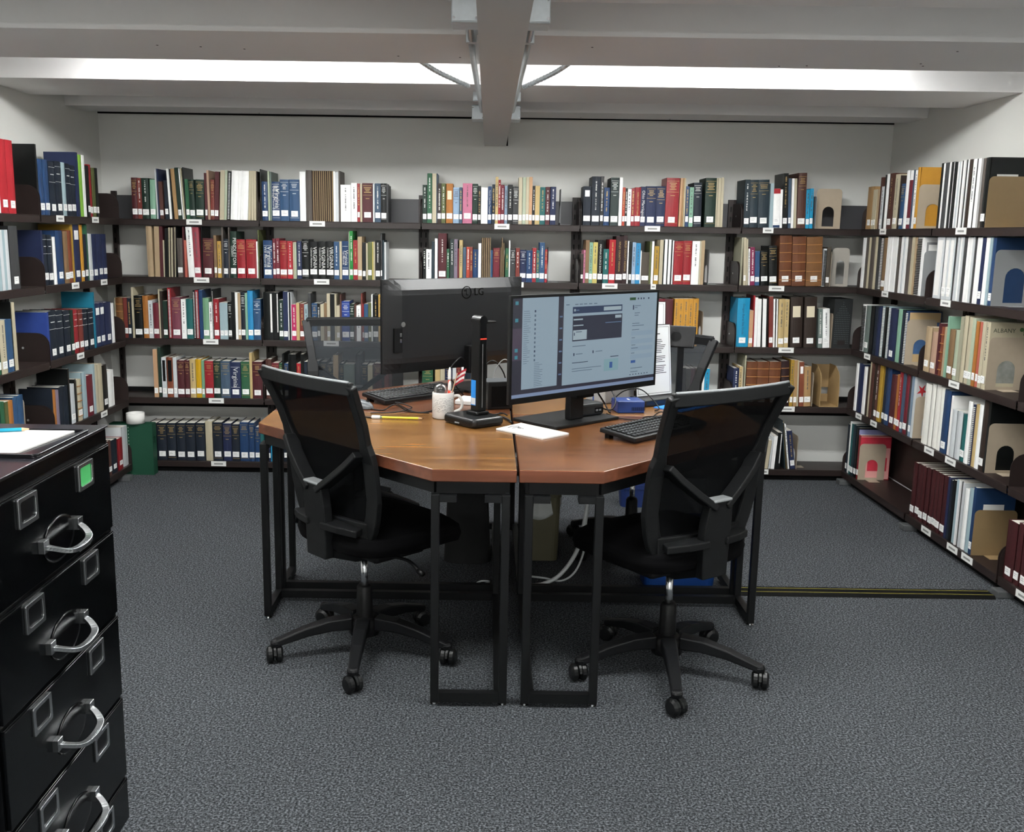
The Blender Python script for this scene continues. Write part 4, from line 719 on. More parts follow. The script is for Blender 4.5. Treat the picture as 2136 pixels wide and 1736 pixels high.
# ------------------------------------------------------------ filing cabinet
def cabinet():
    t = empty('filing_cabinet', (-.84, 2.135, 0))
    W, D, H = .56, .52, .992            # runs from y = 2.135 towards the camera; drawers face +x
    M_CAB = mat('cabinet_black', '060708', .2, spec=.2)
    b = MB().box(-D, -.004, -W, 0, .03, H - .004); b.build('body', M_CAB, t, bevel=.004)
    MB().box(-D - .002, 0, -W - .002, .002, H - .004, H).build('top_panel', mat('cabinet_top', '1f1e23', .22, spec=.35), t, bevel=.0015)
    MB().box(-D + .02, -.03, -W + .02, -.02, 0, .03).build('plinth', M_BLKMAT, t)
    zt = [.955, .757, .5555, .354, .152]
    for k in range(5):
        z1 = (.957 if k == 0 else zt[k]); z0 = (zt[k + 1] + .006 if k < 4 else .045)
        y1, y0 = -.012, -W + .012
        f = MB().box(-.004, .004, y0, y1, z0, z1 - .003)
        f.box(.004, .0058, y0 + .002, y1 - .002, z1 - .009, z1 - .0065)
        dr = f.build('drawer', M_CAB, t, bevel=.002)
        zc = (z0 + z1) / 2
        zl = z1 - .042
        for (yc, cardcol) in ((-.147, 'green' if k == 0 else None), (-.408, None)):
            o = rrect(yc - .038, yc + .038, zl - .028, zl + .028, .003, 3); i_ = rrect(yc - .029, yc + .029, zl - .019, zl + .02, .006, 3)
            M = Matrix(((0, 0, 1, .004), (1, 0, 0, 0), (0, 1, 0, 0), (0, 0, 0, 1)))
            lf = MB().ring(o, i_, 0, .0045, M); lf.build('label_frame', M_SILVER, dr, bevel=.001)
            MB().box(.0042, .005, yc - .029, yc + .029, zl - .019, zl + .02).build('label_card', mat('green_card', '4ab565', .6) if cardcol else mat('dark_card', '08090b', .4, spec=.2), dr)
        hz = z0 + .055; yc = -.285
        h = MB()
        path = [(.004, yc + .075, hz + .012), (.022, yc + .07, hz + .006), (.045, yc + .045, hz - .006), (.05, yc, hz - .010), (.045, yc - .045, hz - .006), (.022, yc - .07, hz + .006), (.004, yc - .075, hz + .012)]
        h.sweep(bez(path, 5), [.0135] * 31, [.008] * 31)
        for s in (-1, 1): h.box(.004, .016, yc + s * .078 - .011, yc + s * .078 + .011, hz + .0, hz + .024)
        for q in range(9): h.box(.054, .0552, yc - .024 + q * .006 - .0012, yc - .024 + q * .006 + .0012, hz - .016, hz - .004)
        h.build('handle', M_SILVER, dr, bevel=.002)
        MB().lathe([(.0, 0), (.07, 0), (.072, .001), (.062, .0013), (.0, .0013)], 28, Matrix.Translation((.0043, yc, hz + .004)) @ Matrix.Rotation(R(90), 4, 'Y') @ Matrix.Diagonal((.62, 1, 1, 1))).build('finger_recess', mat('recess_black', '050506', .2, spec=.3), dr, smooth=True)
        if k == 3 or k == 4: pass
    tag(t, 'black steel card filing cabinet with chrome handles, close to the camera', 'filing cabinet')
cabinet()


# ------------------------------------------------------------ bookends and files on the shelves
def arch_plate(w, h, arched, th=.0016):
    """plate in the x-z plane standing on its base tongue, x from 0 to w"""
    b = MB(); n = 6
    outer = [(0, 0)] + [(0, h * .5)] + [(.022 - .022 * math.cos(R(90 * i / n)), h - .022 + .022 * math.sin(R(90 * i / n))) for i in range(n + 1)] + \
            [(w - .022 + .022 * math.sin(R(90 * i / n)), h - .022 + .022 * math.cos(R(90 * i / n))) for i in range(n + 1)] + [(w, h * .5), (w, 0)]
    M = Matrix(((1, 0, 0, 0), (0, 0, 1, 0), (0, 1, 0, 0), (0, 0, 0, 1)))
    if arched:
        N = len(outer); c = w / 2; r = w * .23; z0 = h * .06; z1 = h * (.56 if arched == 1 else .68)
        inner = []
        for i in range(N):
            f = i / (N - 1)
            if f < .25: inner.append((c - r, z0 + (z1 - r - z0) * f / .25))
            elif f > .75: inner.append((c + r, z0 + (z1 - r - z0) * (1 - f) / .25))
            else:
                a = R(180 - 180 * (f - .25) / .5); inner.append((c + r * math.cos(a), z1 - r + r * math.sin(a)))
        b.ring(outer, inner, -th, 0, M)
    else: b.prism(outer, -th, 0, M)
    return b
def bookend(name_label, wall, row, pos, w, h, arched, m, inset=.004, foot=.06, group='steel bookends'):
    """pos: where along the shelf the plate stands; the tongue points away from the books"""
    b = arch_plate(w, h, arched); z = ZROW[row] + .0003
    b.box(w * .3, w * .7, -foot, -.0016, 0, .0015)
    o = b.build('bookend', m)
    if wall == 'back':      o.matrix_world = Matrix.Translation((pos, YSB + inset, z)) @ Matrix.Rotation(R(90), 4, 'Z')
    elif wall == 'backface': o.matrix_world = Matrix.Translation((pos, YSB + inset, z)) @ Matrix.Translation((0, .07, 0))
    elif wall == 'right':   o.matrix_world = Matrix.Translation((XSR + inset, pos, z))
    else:                   o.matrix_world = Matrix.Translation((XSL - inset - w, pos, z)) @ Matrix.Translation((w, 0, 0)) @ Matrix.Rotation(R(180), 4, 'Z')
    return tag(o, name_label, 'bookend', group)
def last(bay, row): return max(u + t for (o, u, t, h, d) in BK[(bay, row)])
def first(bay, row): return min(u for (o, u, t, h, d) in BK[(bay, row)])
def backend(bay, row, m, label, h=.2, gap=.0025): return bookend(label, 'back', row, last(bay, row) + gap + .02 * 0, .14, h, 1, m)
for bay, row, m, lab in (('B3', 1, M_GREYST, 'grey steel bookend at end of top shelf row under ceiling beam'), ('B3', 2, M_GREYST, 'grey steel bookend at end of second shelf row under ceiling beam'),
                         ('B4', 2, M_GREYST, 'grey steel bookend ending the second shelf row right of ceiling beam'), ('B4', 3, M_BEIGE, 'beige steel bookend beside the five yellow books'),
                         ('B5', 3, M_BEIGE, 'beige steel bookend after white book on third shelf of back corner bay'), ('B5', 4, M_BEIGE, 'beige steel bookend after tan leather book, fourth shelf of back corner bay'),
                         ('B5', 5, M_BEIGE, 'beige steel bookend after blue book on bottom shelf of back corner bay'), ('B5', 2, M_BEIGE, 'beige steel bookend edge-on after olive brown book in back corner bay'), ('B1', 4, M_BLACK, None)):
    if lab:
        o = bookend(lab, 'back', row, last(bay, row) + .012, .14, .2, 1, m, foot=.004 if bay == 'B5' and row != 5 else .06)
        # flip so that the tongue lies away from the books
        o.matrix_world = Matrix.Translation((last(bay, row) + (.028 if bay == 'B4' or row == 1 else .006), YSB + .144, ZROW[row] + .0003)) @ Matrix.Rotation(R(-90), 4, 'Z') @ Matrix.Rotation(R(180), 4, 'Z') @ Matrix.Translation((-.14, 0, 0))
bookend('grey steel bookend edge-on after two cyan books on the top corner shelf', 'back', 1, last('B5', 1) + .014, .14, .18, 1, M_GREYST, foot=.012)
bookend('beige arched bookend turned to face the room on top shelf, back corner bay', 'backface', 1, 1.871, .145, .225, 1, M_BEIGE, inset=.0)
bookend('pale beige arched bookend facing the room on second shelf, back corner bay', 'backface', 2, 1.987, .1, .22, 2, mat('pale_beige_steel', 'a5a097', .5), inset=.0)
for bay, row, w, h, ar, m, lab in (
        ('R1', 1, .15, .215, 1, M_BEIGE, 'beige arched bookend beside ochre book, top shelf of right wall'), ('R2', 1, .185, .215, 0, M_BEIGEDK, 'solid tan bookend against big black binder, top shelf of right wall'),
        ('R1', 2, .15, .22, 2, M_GREYST, 'grey bookend beside white booklets, second shelf of right wall far bay'), ('R2', 2, .18, .235, 2, M_GREYST, 'grey bookend with slot against big blue binder on right wall'),
        ('R1', 3, .15, .23, 1, M_BEIGE, 'beige arched bookend against blue spiral book, third shelf of right wall'), ('R2', 3, .165, .225, 1, M_BEIGE, 'beige arched bookend against book titled ALBANY on right wall'),
        ('R1', 4, .15, .21, 1, M_BEIGE, 'beige arched bookend beside pale grey book, fourth shelf of right wall far bay'), ('R2', 4, .16, .215, 1, M_BEIGE, 'beige arched bookend against black book, fourth shelf of right wall middle bay'),
        ('R1', 5, .15, .21, 1, M_BEIGE, 'beige arched bookend against pink and red book on bottom shelf'), ('R2', 5, .185, .205, 0, M_BEIGEDK, 'solid tan bookend against big blue binder on bottom shelf')):
    bookend(lab, 'right', row, first(bay, row) - .0008, w, h, ar, m)
for row, lab in ((3, 'beige bookend after tall cream book, third shelf of left wall'), (4, 'beige bookend after steel blue books, fourth shelf of left wall')):
    bookend(lab, 'left', row, last('L1', row) + .0012, .15, .215, 0, M_BEIGE)

def cover(bay, row):                                 # the book at the near end of a right wall row and its outward cover
    o, u, t, h, d = min(BK[(bay, row)], key=lambda r: r[1]); return o, t, h, d
def cover_quad(o, t, x0, x1, z0, z1, m, name='cover_picture', e=.0006):
    MB().box(t, t + e, x0, x1, z0, z1).build(name, m, o)
o, t, h, d = cover('R2', 3)
o['label'] = 'cream book with ALBANY on its front cover, third shelf of right wall'
cover_quad(o, t, .004, d * .97, h * .03, h * .97, mat('cover_cream', 'cfcaae', .6), 'cover_sheet', .0003)
def cov_text(body, size, yc, zc, m, o, t): 
    vs, fs = text_mesh(body, size, lambda x, y: (t + .0012, yc + x, zc + y)); MB().add(vs, fs).build('cover_lettering', m, o)
cov_text('ALBANY', .025, .062, h * .88, mat('dark_print', '2f3a2c', .7), o, t)
lf = MB()
for (yy, zz, r) in ((.135, .9, .009), (.155, .87, .013), (.165, .91, .008), (.15, .83, .007), (.172, .8, .008)): lf.prism([(a, b) for a, b in arc(yy, h * zz, r, 0, 324, 9)], 0, .0005, Matrix(((0, 0, 1, t + .0004), (1, 0, 0, 0), (0, 1, 0, 0), (0, 0, 0, 1))))
lf.build('leaf_print', mat('leaf_print', '44663a', .7), o)
cover_quad(o, t, .02, d * .95, h * .1, h * .52, mat('grey_photo', '83857f', .6, noise=.6, nscale=25), 'cover_photo', .0008)
o, t, h, d = cover('R1', 5)
o['label'] = 'book with pink and red picture cover, bottom shelf of right wall'
cover_quad(o, t, .003, d * .98, h * .02, h * .98, mat('pink_print', 'd99a95', .5), 'cover_sheet', .0003)
cover_quad(o, t, .003, d * .98, h * .72, h * .96, mat('red_print', 'b92f40', .5, noise=.35, nscale=30), 'cover_picture', .0006)
cover_quad(o, t, .05, d * .9, h * .2, h * .5, mat('red_print', 'b92f40', .5), 'cover_picture', .0006)
bk2 = sorted(BK[('R1', 5)], key=lambda r: r[1])[1]
cover_quad(bk2[0], bk2[2], .004, bk2[4] * .97, bk2[3] * .84, bk2[3] * .97, mat('lavender', '8f8fb8', .5), 'cover_band', .0004)
o, t, h, d = cover('R1', 4)
cover_quad(o, t, .003, d * .97, h * .02, h * .98, mat('cover_palegrey', 'b4b6b7', .5), 'cover_sheet', .0003)
st = MB(); M = Matrix(((0, 0, 1, t + .0004), (1, 0, 0, 0), (0, 1, 0, 0), (0, 0, 0, 1)))
st.prism([(.03 + .028 * (1 if k % 2 == 0 else .35) * math.cos(R(36 * k + 60)), h * .78 + .036 * (1 if k % 2 == 0 else .35) * math.sin(R(36 * k + 60))) for k in range(10)], 0, .0005, M)
st.build('red_star', mat('star_red', 'a8262c', .5), o)
o, t, h, d = cover('R1', 2)
cover_quad(o, t, .003, d * .97, h * .02, h * .98, mat('cover_white', HEX['white'], .35), 'cover_sheet', .0003)
cover_quad(o, t, .012, d * .9, h * .1, h * .92, mat('cover_panel', '8f9091', .5), 'cover_panel', .0006)
cover_quad(o, t, .022, d * .8, h * .7, h * .88, M_PAPER, 'cover_panel', .0008)
o, t, h, d = cover('R1', 3)
cover_quad(o, t, .012, d * .97, h * .02, h * .98, mat('photo_blue', '35537a', .5, noise=.5, nscale=22), 'cover_photo', .0005)
cover_quad(o, t, .012, d * .97, h * .02, h * .2, mat('photo_sand', 'b59a70', .5), 'cover_band', .0008)
cover_quad(o, t, .012, d * .97, h * .8, h * .98, mat('photo_sand', 'b59a70', .5), 'cover_band', .0008)
for bay, row in (('R2', 1), ('R2', 5)):
    o, t, h, d = cover(bay, row); cover_quad(o, t, .035, .125, h * .66, h * .76, M_PAPER, 'cover_sticker', .0006)
    cover_quad(o, t, .004, .02, .02, .045, LABELM, 'cover_sticker', .0006)

def mesh_file():
    t = empty('magazine_file', (1.998, 5.70, ZROW[3] + .0003)); w, d, h = .105, .2, .285; m = mat('file_black', '17191a', .4)
    b = MB().box(0, w, 0, d, 0, .002).box(0, .002, 0, d, .002, h).box(w - .002, w, 0, d, .002, h).box(.002, w - .002, 0, .002, .002, h).box(.002, w - .002, d - .002, d, .002, h)
    b.mat(1)
    for i in range(9):
        for k in range(20):
            if k > 19 - abs(i - 4) * 1.5: continue
            x, z = .014 + i * .0095, .03 + k * .0125; b.prism(arc(x, z, .0022, 0, 300, 6), 0, .0004, Matrix(((1, 0, 0, 0), (0, 0, -1, 0), (0, 1, 0, 0), (0, 0, 0, 1))))
            y = .02 + i * .018; b.prism(arc(y, z, .003, 0, 300, 6), 0, .0004, Matrix(((0, 0, -1, 0), (1, 0, 0, 0), (0, 1, 0, 0), (0, 0, 0, 1))))
    o = b.build('shell', [m, mat('file_hole', '5a6265', .6)], t)
    MB().box(w * .3, w * .7, -.002, -.0005, .02, .045).build('label_holder', M_STEEL, t)
    tag(t, 'black perforated steel magazine file on third shelf, back corner bay', 'magazine file')
mesh_file()
def tan_file():
    t = empty('book_holder', (1.955, 5.70, ZROW[4] + .0003)); w, d = .11, .19; m = mat('tan_board', '9c8158', .6, noise=.08)
    Mx = Matrix(((0, 0, 1, 0), (1, 0, 0, 0), (0, 1, 0, 0), (0, 0, 0, 1)))
    side = [(0, 0), (d, 0), (d, .235), (d * .45, .235), (.03, .205), (.012, .18), (0, .1)]
    MB().prism(side, 0, .003, Mx).build('side_panel', m, t); MB().prism(side, w - .003, w, Mx).build('side_panel', m, t)
    MB().box(.003, w - .003, 0, d, 0, .003).build('base_panel', m, t)
    MB().box(.003, w - .003, d - .003, d, .003, .05).box(.003, w - .003, d - .003, d, .09, .23).build('back_panel', m, t)
    tag(t, 'empty tan book holder on fourth shelf, back corner bay', 'book holder')
tan_file()
def green_file():
    t = empty('magazine_file', (-2.075, 5.648, 0)); m = mat('file_green', '173f2e', .6, spec=.2); w = .125; d = .034; h = .305
    b = MB().box(-w, w, -d, d, 0, .003).box(-w, w, -d, -d + .003, .003, h).box(-w, w, d - .003, d, .003, h).box(-w, -w + .003, -d + .003, d - .003, .003, h)
    b.build('shell', m, t)
    M = Matrix(((0, 0, 1, w - .003), (1, 0, 0, 0), (0, 1, 0, 0), (0, 0, 0, 1)))
    MB().ring(rrect(-d + .003, d - .003, .003, h, .002, 3), rrect(-.014, .014, h * .62, h * .74, .006, 3), 0, .003, M).build('front_panel', m, t)
    sp = MB()
    for k in range(14): sp.box(-.016 + .002 * 0, -.0135, -d - .0006, -d, .02 + k * .02, .026 + k * .02)
    sp.build('stitching', M_WHITEINK, t)
    tag(t, 'dark green magazine file with handle slot, on the floor in the back left corner', 'magazine file')
    r = MB(); r.lathe([(.05, 0), (.052, 0), (.052, .06), (.05, .06), (.046, .06), (.046, .002), (.0, .002)], 28, Matrix.Translation((-2.055, 5.645, h + .0005)))
    tag(r.build('paper_roll', M_PAPER, smooth=True), 'white paper roll standing on the dark green magazine file', 'paper roll')
green_file()

# ------------------------------------------------------------ on the filing cabinet
zt_ = .9921
def rot_box(b, cx, cy, ang, w, d, z0, z1): return b.box(-w / 2, w / 2, -d / 2, d / 2, z0, z1, Matrix.Translation((cx, cy, 0)) @ Matrix.Rotation(R(ang), 4, 'Z'))
t = empty('document_tray', (-1.03, 1.93, zt_), 0)
o_ = rrect(-.185, .185, -.125, .125, .012, 4); i_ = rrect(-.176, .176, -.116, .116, .008, 4)
MB().prism(o_, 0, .003).build('tray_base', mat('gloss_black', '15151a', .2), t, bevel=.001)
MB().ring(o_, i_, .0031, .008).build('tray_rim', mat('gloss_black', '15151a', .2), t, bevel=.001)
tag(t, 'glossy black tray with white paper on the filing cabinet', 'tray')
pz = zt_ + .0034
tag(MB().prism([(-1.2, 1.822), (-.895, 1.822), (-.872, 2.037), (-1.2, 2.037)], pz, pz + .003).build('paper_sheet', M_PAPER), 'white paper stack lying in the glossy black tray', 'paper')
def pencil(name, a, b, r, body, label, eraser=None):
    a, b = Vector(a), Vector(b); d = (b - a); L = d.length; t = empty(name, a); t.rotation_euler = d.to_track_quat('X', 'Z').to_euler()
    MB().tube([(.02 if eraser else 0, 0, 0), (L - .02, 0, 0)], r, 6).build('shaft', body, t)
    tp = MB().tube([(L - .02, 0, 0), (L - .006, 0, 0)], [r, r * .35], 8); tp.build('wood_tip', mat('pencil_wood', 'c9a77f', .7), t)
    MB().tube([(L - .006, 0, 0), (L, 0, 0)], [r * .35, .0004], 8).build('lead', M_BLKMAT, t)
    if eraser:
        MB().tube([(.012, 0, 0), (.02, 0, 0)], r * 1.05, 8).build('ferrule', mat('ferrule', '6b7a55', .4), t)
        MB().tube([(-.02, 0, 0), (-.016, 0, 0), (.0115, 0, 0)], [r * 1.2, r * 1.7, r * 1.6], 8).build('eraser_cap', eraser, t)
    return tag(t, label, 'pencil')
pencil('pencil', (-1.16, 1.962, pz + .0072), (-.958, 2.03, pz + .0072), .004, mat('pencil_teal', '1b95b4', .4), 'teal pencil lying on white paper in the black tray')
pencil('pencil', (-.405, 3.56, ZT + .0068), (-.231, 3.546, ZT + .0068), .0042, mat('pencil_yellow', 'dcd010', .4), 'yellow pencil with white eraser cap lying on the desk near the mug', M_PAPER)

# ------------------------------------------------------------ on the desks
W_M, H_M = .763, .362
def monitor(cx, cy, zb, ang, label, screen, logo, basex=(-.135, .2), basey=(0.014, .24), neckx=.03, hm=H_M):
    """local: screen faces -y, x along the width, z up from the lower edge; the panel curves very slightly"""
    t = empty('monitor', (cx, cy, 0), R(ang))
    def back(u, v):
        x = (u - .5) * W_M; z = v * hm
        e = min(1, 4 * min(u, 1 - u) * 2.2) ; f = min(1, 4 * min(v, 1 - v) * 2)
        return (x, .010 + .026 * min(e, 1) * min(f, 1), zb + z)
    b = MB().grid(back, 28, 18)
    b.box(-W_M / 2, W_M / 2, 0, .011, zb, zb + hm)
    b.build('casing', mat('monitor_casing', '101113', .4, spec=.45), t, smooth=False, bevel=.0015)
    bz = .009
    MB().box(-W_M / 2, W_M / 2, -.004, 0, zb, zb + .02).box(-W_M / 2, W_M / 2, -.004, 0, zb + hm - bz, zb + hm).box(-W_M / 2, -W_M / 2 + bz, -.004, 0, zb + .02, zb + hm - bz).box(W_M / 2 - bz, W_M / 2, -.004, 0, zb + .02, zb + hm - bz).build('bezel', mat('bezel_black', '08090a', .3, spec=.3), t)
    sc = MB().box(-W_M / 2 + bz, W_M / 2 - bz, -.0012, 0, zb + .02, zb + hm - bz)
    so = sc.build('screen', emit('wallpaper', '2b2c3c', .7) if screen else emit('screen_off', '20242c', .3), t)
    if screen: screen(so, -W_M / 2 + bz, W_M / 2 - bz, zb + .02, zb + hm - bz)
    MB().box(neckx - .045, neckx + .045, .03, .07, zb - .02, zb + .1).build('mount', M_BLKMAT, t, bevel=.004)
    MB().box(neckx - .035, neckx + .035, .0705, .1, ZT + .012, zb + .09).build('neck', M_BLKPL, t, bevel=.004)
    MB().box(basex[0], basex[1], basey[0], basey[1], ZT + .0005, ZT + .012).build('base', mat('stand_base', '0d0e0f', .5, spec=.3), t, bevel=.003)
    if logo:
        lx = W_M / 2 - .455
        lg = MB(); lm = Matrix(((-1, 0, 0, lx), (0, 0, 1, .0362), (0, 1, 0, zb + hm * .845), (0, 0, 0, 1)))
        lg.ring(arc(-.035, 0, .027, 0, 352.5, 48)[:48], arc(-.035, 0, .0235, 0, 352.5, 48)[:48], 0, .001, lm)
        lg.box(-.036, -.034, -.012, .014, 0, .001, lm).box(-.036, -.025, -.012, -.010, 0, .001, lm).prism(arc(-.044, .008, .0035, 0, 330, 11), 0, .001, lm)
        vs, fs = text_mesh('LG', .045, lambda x, y: tuple(lm @ Vector((x + .035, y, .0006))))
        lg.add(vs, fs); lg.build('logo', mat('logo_black', '020202', .15), t)
        xx = W_M / 2 - .062
        MB().box(xx - .02, xx + .02, .028, .0366, zb + .09, zb + .19).build('port_recess', M_BLKMAT, t)
        q = MB()
        for k in range(2): q.box(xx - .016, xx - .006, .0366, .038, zb + .13 + k * .024, zb + .146 + k * .024)
        q.build('port', M_CHROME, t)
        MB().lathe([(.006, 0), (.011, 0), (.011, .002), (.006, .002)], 18, Matrix.Translation((W_M / 2 - .085, .0362, zb + .205)) @ Matrix.Rotation(R(-90), 4, 'X')).build('lock_socket', M_CHROME, t)
    return tag(t, label, 'monitor')
UI = {k: emit('ui_' + k, v, .58) for k, v in dict(page='a5bccc', page2='9db6ca', navy='2a3f63', dark='262c44', panel='b4c8d2', green='2f5a3a', text='5f7489', blue='3f67ae', stripe='6d87ad', task='8fa3c6', map_='93bac4', icon='3c4a66', mauve='4f4358', ink='2c3c58', teal='3f95a8').items()}
def screen(so, x0, x1, z0, z1):
    def R_(u0, u1, v0, v1, k, e=.0004):                # u from left, v from the top
        return (x0 + (x1 - x0) * u0, x0 + (x1 - x0) * u1, z1 - (z1 - z0) * v1, z1 - (z1 - z0) * v0, k, e)
    rects = []
    rr = lambda *a: rects.append(R_(*a))
    rr(0, .06, .3, .62, 'mauve', .0002); rr(0, 1, .965, 1, 'task', .0003)
    rr(.062, .29, .0, .92, 'page'); rr(.325, 1, .0, .93, 'page')
    for k in range(4): rr(.018, .036, (.03, .2, .5, .57)[k], (.03, .2, .5, .57)[k] + .035, 'teal', .0006)
    rnd = random.Random(5)
    for k in range(26): rr(.07, .07 + rnd.uniform(.02, .045), .13 + k * .021, .134 + k * .021, 'text', .0006)
    for k in range(12): rr(.137, .146, .125 + k * .045, .147 + k * .045, 'icon' if k in (0, 9) else 'text', .0006); rr(.155, .175, .125 + k * .045, .13 + k * .045, 'page2', .0006)
    for k in range(14): rr(.14, .14 + rnd.uniform(.03, .055), .66 + k * .018, .664 + k * .018, 'text', .0006)
    for k in range(6): rr(.3, .318, .2 + k * .12, .215 + k * .12, 'stripe', .0006)
    for u in (.34, .40, .43, .46, .495, .53): rr(u, u + .022, .085, .094, 'text', .0006)
    rr(.385, .735, .115, .185, 'navy', .0006); rr(.6, .728, .13, .17, 'panel', .0009); rr(.394, .404, .137, .162, 'panel', .0009); rr(.408, .428, .146, .156, 'stripe', .0009)
    rr(.387, .737, .213, .475, 'dark', .0006); rr(.392, .455, .24, .255, 'panel', .0009); rr(.392, .46, .305, .316, 'panel', .0009); rr(.685, .73, .225, .257, 'panel', .0009); rr(.615, .73, .297, .305, 'stripe', .0009)
    rr(.391, .485, .36, .462, 'panel', .0009); rr(.396, .402, .385, .415, 'icon', .0012); rr(.41, .45, .375, .382, 'icon', .0012)
    rr(.79, .835, .045, .075, 'green', .0006)
    for u in (.85, .872, .892, .93): rr(u, u + .009, .05, .07, 'icon', .0006)
    rr(.39, .48, .525, .532, 'text', .0006); rr(.397, .405, .6, .63, 'icon', .0006); rr(.414, .46, .61, .617, 'text', .0006); rr(.53, .538, .59, .62, 'icon', .0006); rr(.552, .6, .6, .607, 'text', .0006)
    rr(.39, .5, .7, .707, 'ink', .0006); rr(.39, .595, .765, .771, 'text', .0006); rr(.39, .53, .79, .796, 'text', .0006)
    rr(.615, .72, .7, .83, 'map_', .0005); rr(.656, .676, .735, .8, 'blue', .0009); rr(.66, .72, .672, .68, 'ink', .0006)
    rr(.815, .824, .13, .18, 'icon', .0006)
    for v, w in ((.135, .045), (.155, .02), (.215, .04), (.24, .03), (.33, .055), (.355, .09), (.4, .055), (.49, .025), (.57, .03), (.605, .05), (.66, .025), (.83, .09), (.87, .055)): rr(.83 if v < .25 else .815, (.83 if v < .25 else .815) + w, v, v + .007, 'text', .0006)
    for v in (.42, .51, .59, .68): rr(.81, .98, v, v + .05, 'page2', .0005)
    rr(.815, .85, .745, .775, 'blue', .0006)
    for k in range(7): rr(.81 + k * .022, .818 + k * .022, .9, .91, 'icon', .0006)
    keys = list(UI); b = MB()
    for (a, c, d, e, k, off) in rects: b.mat(keys.index(k)).box(a, c, -.0012 - off, -.0012, d, e)
    b.build('screen_picture', [UI[k] for k in keys], so)
monitor(.3555, 3.4745, .862, 41.8, 'wide black monitor with a lit web page on its screen', screen, False)
monitor(-.148, 4.264, .845, 220.45, 'wide black monitor seen from behind, with ports and maker logo', None, True, basex=(-.2, -.0), basey=(-.12, .105), neckx=-.075, hm=.388)
def keyboard(cx, cy, ang, label, tilt=.012):
    t = empty('keyboard', (cx, cy, ZT), R(ang)); L, D = .44, .15
    Mt = Matrix.Translation((0, 0, .006)) @ Matrix.Rotation(R(5.5 if tilt else 0), 4, 'X')
    MB().box(-L / 2, L / 2, 0, D, 0, .016, Mt).build('body', mat('kbd_body', '0f1011', .42, spec=.3), t, bevel=.004)
    kb = MB()
    for r in range(6):
        y = .014 + r * .0205 + (.006 if r == 5 else 0)
        x = -L / 2 + .012
        rowk = [(.0165, 15)] if r not in (0,) else [(.02, 3), (.1, 1), (.02, 4)]
        for w, n in rowk:
            for k in range(n):
                kb.box(x, x + w, y, y + .0165, .016, .0205, Mt); x += w + .002
        x = .075
        for k in range(3):
            if r != 2: kb.box(x, x + .0165, y, y + .0165, .016, .0205, Mt)
            x += .0185
        x = .138
        for k in range(4): kb.box(x, x + .0165, y, y + .0165, .016, .0205, Mt); x += .0185
    kb.build('key_grid', mat('kbd_keys', '0b0c0d', .4, spec=.3), t, bevel=.0015, seg=1)
    lg = MB(); rk = random.Random(2)
    for r in range(1, 6):
        for k in range(15):
            x = -L / 2 + .012 + k * .0185; y = .014 + r * .0205 + (.006 if r == 5 else 0)
            lg.box(x + .004, x + .009, y + .009, y + .0125, .0205, .0207, Mt)
    lg.build('key_print', mat('key_print', '9fa4a8', .6), t)
    for s in (-1, 1): MB().box(s * .19 - .012, s * .19 + .012, D - .03, D - .012, 0, .014).build('riser_foot', M_BLKPL, t)
    return tag(t, label, 'keyboard')
keyboard(.642, 3.325, 46, 'black keyboard on the desk in front of the lit monitor')
keyboard(-.25, 3.996, 46, 'black keyboard on the desk below the dark monitor back')
def mouse(x, y, ang, label):
    t = empty('computer_mouse', (x, y, ZT), R(ang))
    def sh(u, v):
        a = 2 * math.pi * u; k = math.sin(math.pi / 2 * v)
        r = math.cos(math.pi / 2 * v) ** .6
        return (.052 * r * math.cos(a), .03 * r * math.sin(a), .003 + .032 * k * (1 - .25 * math.cos(a) * r))
    MB().grid(sh, 24, 8).build('shell', mat('mouse_grey', '55595c', .3), t, smooth=True)
    MB().box(-.04, .04, -.022, .022, .0005, .003).build('underside', M_BLKPL, t)
    MB().lathe([(.0, -.003), (.006, -.003), (.006, .003), (.0, .003)], 12, Matrix.Translation((.026, 0, .028)) @ Matrix.Rotation(R(90), 4, 'X')).build('scroll_wheel', M_BLKPL, t)
    return tag(t, label, 'mouse')
mouse(-.49, 3.775, -20, 'grey computer mouse beside the far keyboard, behind left chair')
mouse(.79, 3.90, 40, 'grey computer mouse on the blue mouse pad')
tag(MB().prism([(.668, 3.885), (.762, 3.786), (.962, 3.99), (.868, 4.089)], ZT + .0003, ZT + .0035).build('mouse_pad', mat('pad_blue', '1f78d6', .7)), 'bright blue mouse pad behind the right hand chair', 'mouse pad')

